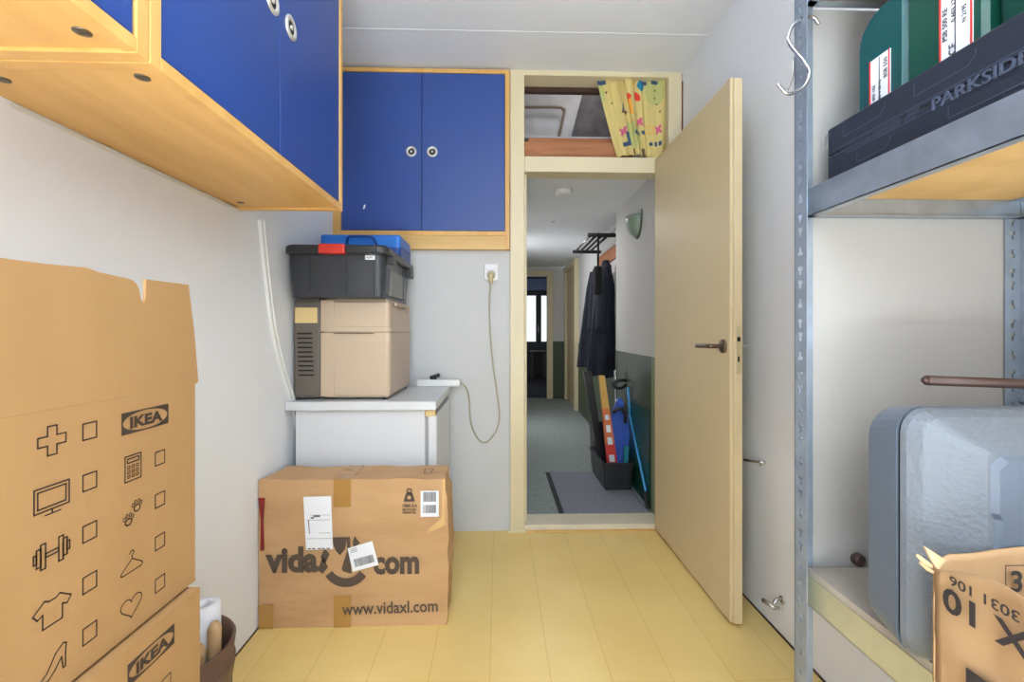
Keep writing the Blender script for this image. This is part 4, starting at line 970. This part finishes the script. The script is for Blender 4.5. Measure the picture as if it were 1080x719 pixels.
coat('coat', 0.945, 4.34, 1.72, 0.76, 0.080, 0.10, NAVYC, 'dark navy coat hanging furthest back on the hallway rack', 3)
m = MB(); m.box(0.795, 0.862, 3.74, 3.83, 1.40, 1.64, 0.025, seg=3, smooth=True)
m.tube([(0.83, 3.77, 1.63), (0.84, 3.80, 1.80), (0.85, 3.85, 1.932), (0.85, 3.878, 1.92), (0.84, 3.84, 1.80), (0.83, 3.80, 1.63)], 0.006, 8)
tag(m.build('black_bag', BLKC), 'small black bag hanging in front of the coats on the hallway rack', 'bag')

mt_ = thing('door_mat', 'grey rectangular door mat on the hallway carpet', 'door mat', (0.62, 3.05, 0.02))
MB().box(0.355, 0.892, 2.655, 3.45, 0.0205, 0.025).build('rubber_border', RUB, mt_)
MB().box(0.385, 0.885, 2.662, 3.435, 0.0215, 0.030, 0.002).build('pile_field', MATM, mt_)

def open_crate(x0, x1, y0, y1, z0, z1, label):
    t = thing('plastic_crate', label, 'crate', ((x0+x1)/2, (y0+y1)/2, z0)); th = 0.004; tp_ = 0.012
    def rg(z, o): return rrect(x0+o, x1-o, y0+o, y1-o, z, 0.012, 3)
    m = MB(); rs = [rg(z0, tp_), rg(z1, 0), rg(z1, th), rg(z0+th, tp_+th)]; m.loft(rs, cap0=True, cap1=True); m.build('tub', BLACKP, t)
    m = MB(); rs = [rg(z1-0.022, -0.007), rg(z1, -0.008), rg(z1+0.001, th), rg(z1-0.022, -0.002)]; m.loft(rs, cap0=False, cap1=False); m.build('rim', BLACKP, t)
    m = MB(); m.box(x0+0.02, x0+0.055, y0-0.002, y0+0.01, z0+0.01, z1-0.02, 0.002); m.box(x1-0.055, x1-0.02, y0-0.002, y0+0.01, z0+0.01, z1-0.02, 0.002); m.build('rib', BLACKP, t)
    return t
open_crate(0.700, 0.905, 3.02, 3.46, 0.0305, 0.215, 'black open plastic crate on the door mat, holding long things')
t = open_crate(0.735, 0.945, 3.50, 3.68, 0.0205, 0.36, 'tall black bin behind the open crate in the hallway')
def plank(name, tl, tr, bl, br, y0, y1, m, label, cat, th=0.03):
    mb = MB()
    q = [Vector((bl[0], y0, bl[1])), Vector((br[0], y0, br[1])), Vector((tr[0], y1, tr[1])), Vector((tl[0], y1, tl[1]))]
    p = [v+Vector((0, th, 0)) for v in q]; mb.add(q+p, [[0, 1, 2, 3], [7, 6, 5, 4], [0, 4, 5, 1], [1, 5, 6, 2], [2, 6, 7, 3], [3, 7, 4, 0]])
    o = mb.build(name, m); tag(o, label, cat); return o
plank('black_board', (0.640, 0.790), (0.700, 0.790), (0.745, 0.16), (0.795, 0.14), 3.40, 3.42, BLACKP, 'tall flat black board leaning out of the hallway crate', 'board', 0.04)
pt = thing('long_carton', 'narrow orange and red carton leaning upright in the hallway crate', 'carton', (0.84, 3.36, 0.05))
def band(a, b, m, name, xo=0.0, y=3.15, wd=1.0, th=0.035):
    L0, L1 = Vector((0.768, 0.07)), Vector((0.700, 0.785)); W0, W1 = 0.076, 0.038; mb = MB()
    def ed(t): c = L0+(L1-L0)*t; w_ = W0+(W1-W0)*t; return c.x, c.x+w_, c.y
    x0, x1, z0 = ed(a); x2, x3, z1 = ed(b)
    if wd < 1: c0 = (x1-x0)*(1-wd)/2; x0 += c0; x1 -= c0; x2 += c0; x3 -= c0
    q = [Vector((x0, y, z0)), Vector((x1, y, z0)), Vector((x3, y, z1)), Vector((x2, y, z1))]; p = [v+Vector((0, th, 0)) for v in q]
    mb.add(q+p, [[0, 1, 2, 3], [7, 6, 5, 4], [0, 4, 5, 1], [1, 5, 6, 2], [2, 6, 7, 3], [3, 7, 4, 0]]); mb.build(name, m, pt)
band(0.0, 0.34, REDC, 'red_end'); band(0.34, 0.68, ORANGE, 'orange_middle'); band(0.68, 1.0, YELC, 'yellow_end')
for a, b in ((0.16, 0.23), (0.33, 0.40), (0.45, 0.52), (0.57, 0.62)): band(a, b, PAPER, 'white_label', y=3.149, wd=0.55, th=0.0008)

def blob(name, pts, y, th, m, label, cat, tilt=0.0):
    mb = MB(); mb.plate([pts], lambda u, v, d: Vector((u, y-d+tilt*(v-0.1), v)), -th, 0); o = mb.build(name, m); tag(o, label, cat); return o
bp = [tuple(p) for p in smoothpath([(0.845, 0.06), (0.90, 0.07), (0.955, 0.16), (0.985, 0.30), (0.985, 0.42), (0.965, 0.54), (0.925, 0.62), (0.885, 0.56), (0.855, 0.45), (0.848, 0.25)], 5)]
bp = [(x-0.057, z) for x, z in bp]
o = blob('blue_sledge', bp, 3.22, 0.03, RBLUE, 'rounded royal blue plastic sheet standing in the hallway crate', 'sledge')
plank('teal_panel', (0.87, 0.30), (0.90, 0.30), (0.855, 0.05), (0.885, 0.05), 3.12, 3.12, mat('teal_panel', (40, 140, 160), 0.5), 'narrow teal strip at the right end of the hallway crate', 'strip', 0.02)
m = MB(); m.tube([(0.915, 3.20, 0.700), (0.918, 3.16, 0.50)], 0.008, 10); m.tube([(0.918, 3.16, 0.50), (0.896, 2.75, 0.12)], 0.008, 10)
bs = thing('cleaning_pole', 'bent light blue pole leaning against the hallway wall', 'pole', (0.9, 2.75, 0.03))
m.build('pole', LBLUE, bs); MB().tube([(0.897, 2.765, 0.13), (0.894, 2.72, 0.045), (0.894, 2.71, 0.031)], [0.010, 0.010, 0.012], 10).build('foot', BLACKP, bs)
m = MB(); m.tube([(0.885, 3.42, 0.80), (0.89, 3.40, 0.06)], 0.008, 10); m.tube([(0.885, 3.42, 0.80), (0.885, 3.42, 0.66)], 0.011, 10)
tag(m.build('silver_pole', CHROME), 'silver metal pole standing behind the orange carton', 'pole')
m = MB(); m.tube(smoothpath([(0.935, 3.32, 0.735), (0.88, 3.30, 0.735), (0.835, 3.30, 0.72), (0.85, 3.30, 0.685), (0.90, 3.31, 0.68), (0.935, 3.33, 0.70)], 5), 0.012, 10)
tag(m.build('black_hose', BLACKP), 'black hose end held against the green hallway wall', 'hose')
m = MB(); m.tube([(0.790, 3.13, 0.53), (0.82, 3.12, 0.56), (0.85, 3.12, 0.56), (0.875, 3.12, 0.52)], 0.013, 10); m.tube([(0.875, 3.12, 0.60), (0.875, 3.12, 0.46)], 0.012, 8)
tag(m.build('black_clamp', BLACKP), 'black clamp bar across the top of the blue sheet', 'clamp')
m = MB(); m.loft([[Vector((hx(2.72)-0.012, 2.72, 0.03)), Vector((hx(2.72)-0.007, 2.72, 0.03)), Vector((hx(2.72)-0.007, 2.72, 0.62)), Vector((hx(2.72)-0.012, 2.72, 0.62))],
                  [Vector((hx(3.2)-0.012, 3.2, 0.03)), Vector((hx(3.2)-0.007, 3.2, 0.03)), Vector((hx(3.2)-0.007, 3.2, 0.60)), Vector((hx(3.2)-0.012, 3.2, 0.60))]])
tag(m.build('green_panel', GPANEL), 'dark green glossy panel leaning on the hallway wall behind the blue pole', 'panel')
# added fill panel behind the camera, hung like a pendant
cl = thing('hung_fill_panel', 'added long white fill panel hung unseen under the room ceiling', 'pendant light', (0.06, -0.85, 1.76))
MB().box(-0.56, 0.68, -1.27, -0.43, 1.76, 1.78, 0.004).build('housing', WHITEP, cl)
for x in (-0.4, 0.52): MB().cyl((x, -0.85, 1.78), (x, -0.85, H), 0.003, 8).build('suspension_wire', CHROME, cl)
fu = thing('floor_fill', 'added low fill panel on the floor, unseen behind the viewer', 'work light', (0.0, -0.85, 0))  # body added around the floor fill, out of view
MB().box(-0.47, 0.47, -1.17, -0.53, 0.30, 0.33, 0.004).build('fill_panel', WHITEP, fu)
for x in (-0.4, 0.4):
    for y in (-1.1, -0.6): MB().cyl((x, y, 0.0), (x, y, 0.30), 0.010, 10).build('leg', CHROME, fu)
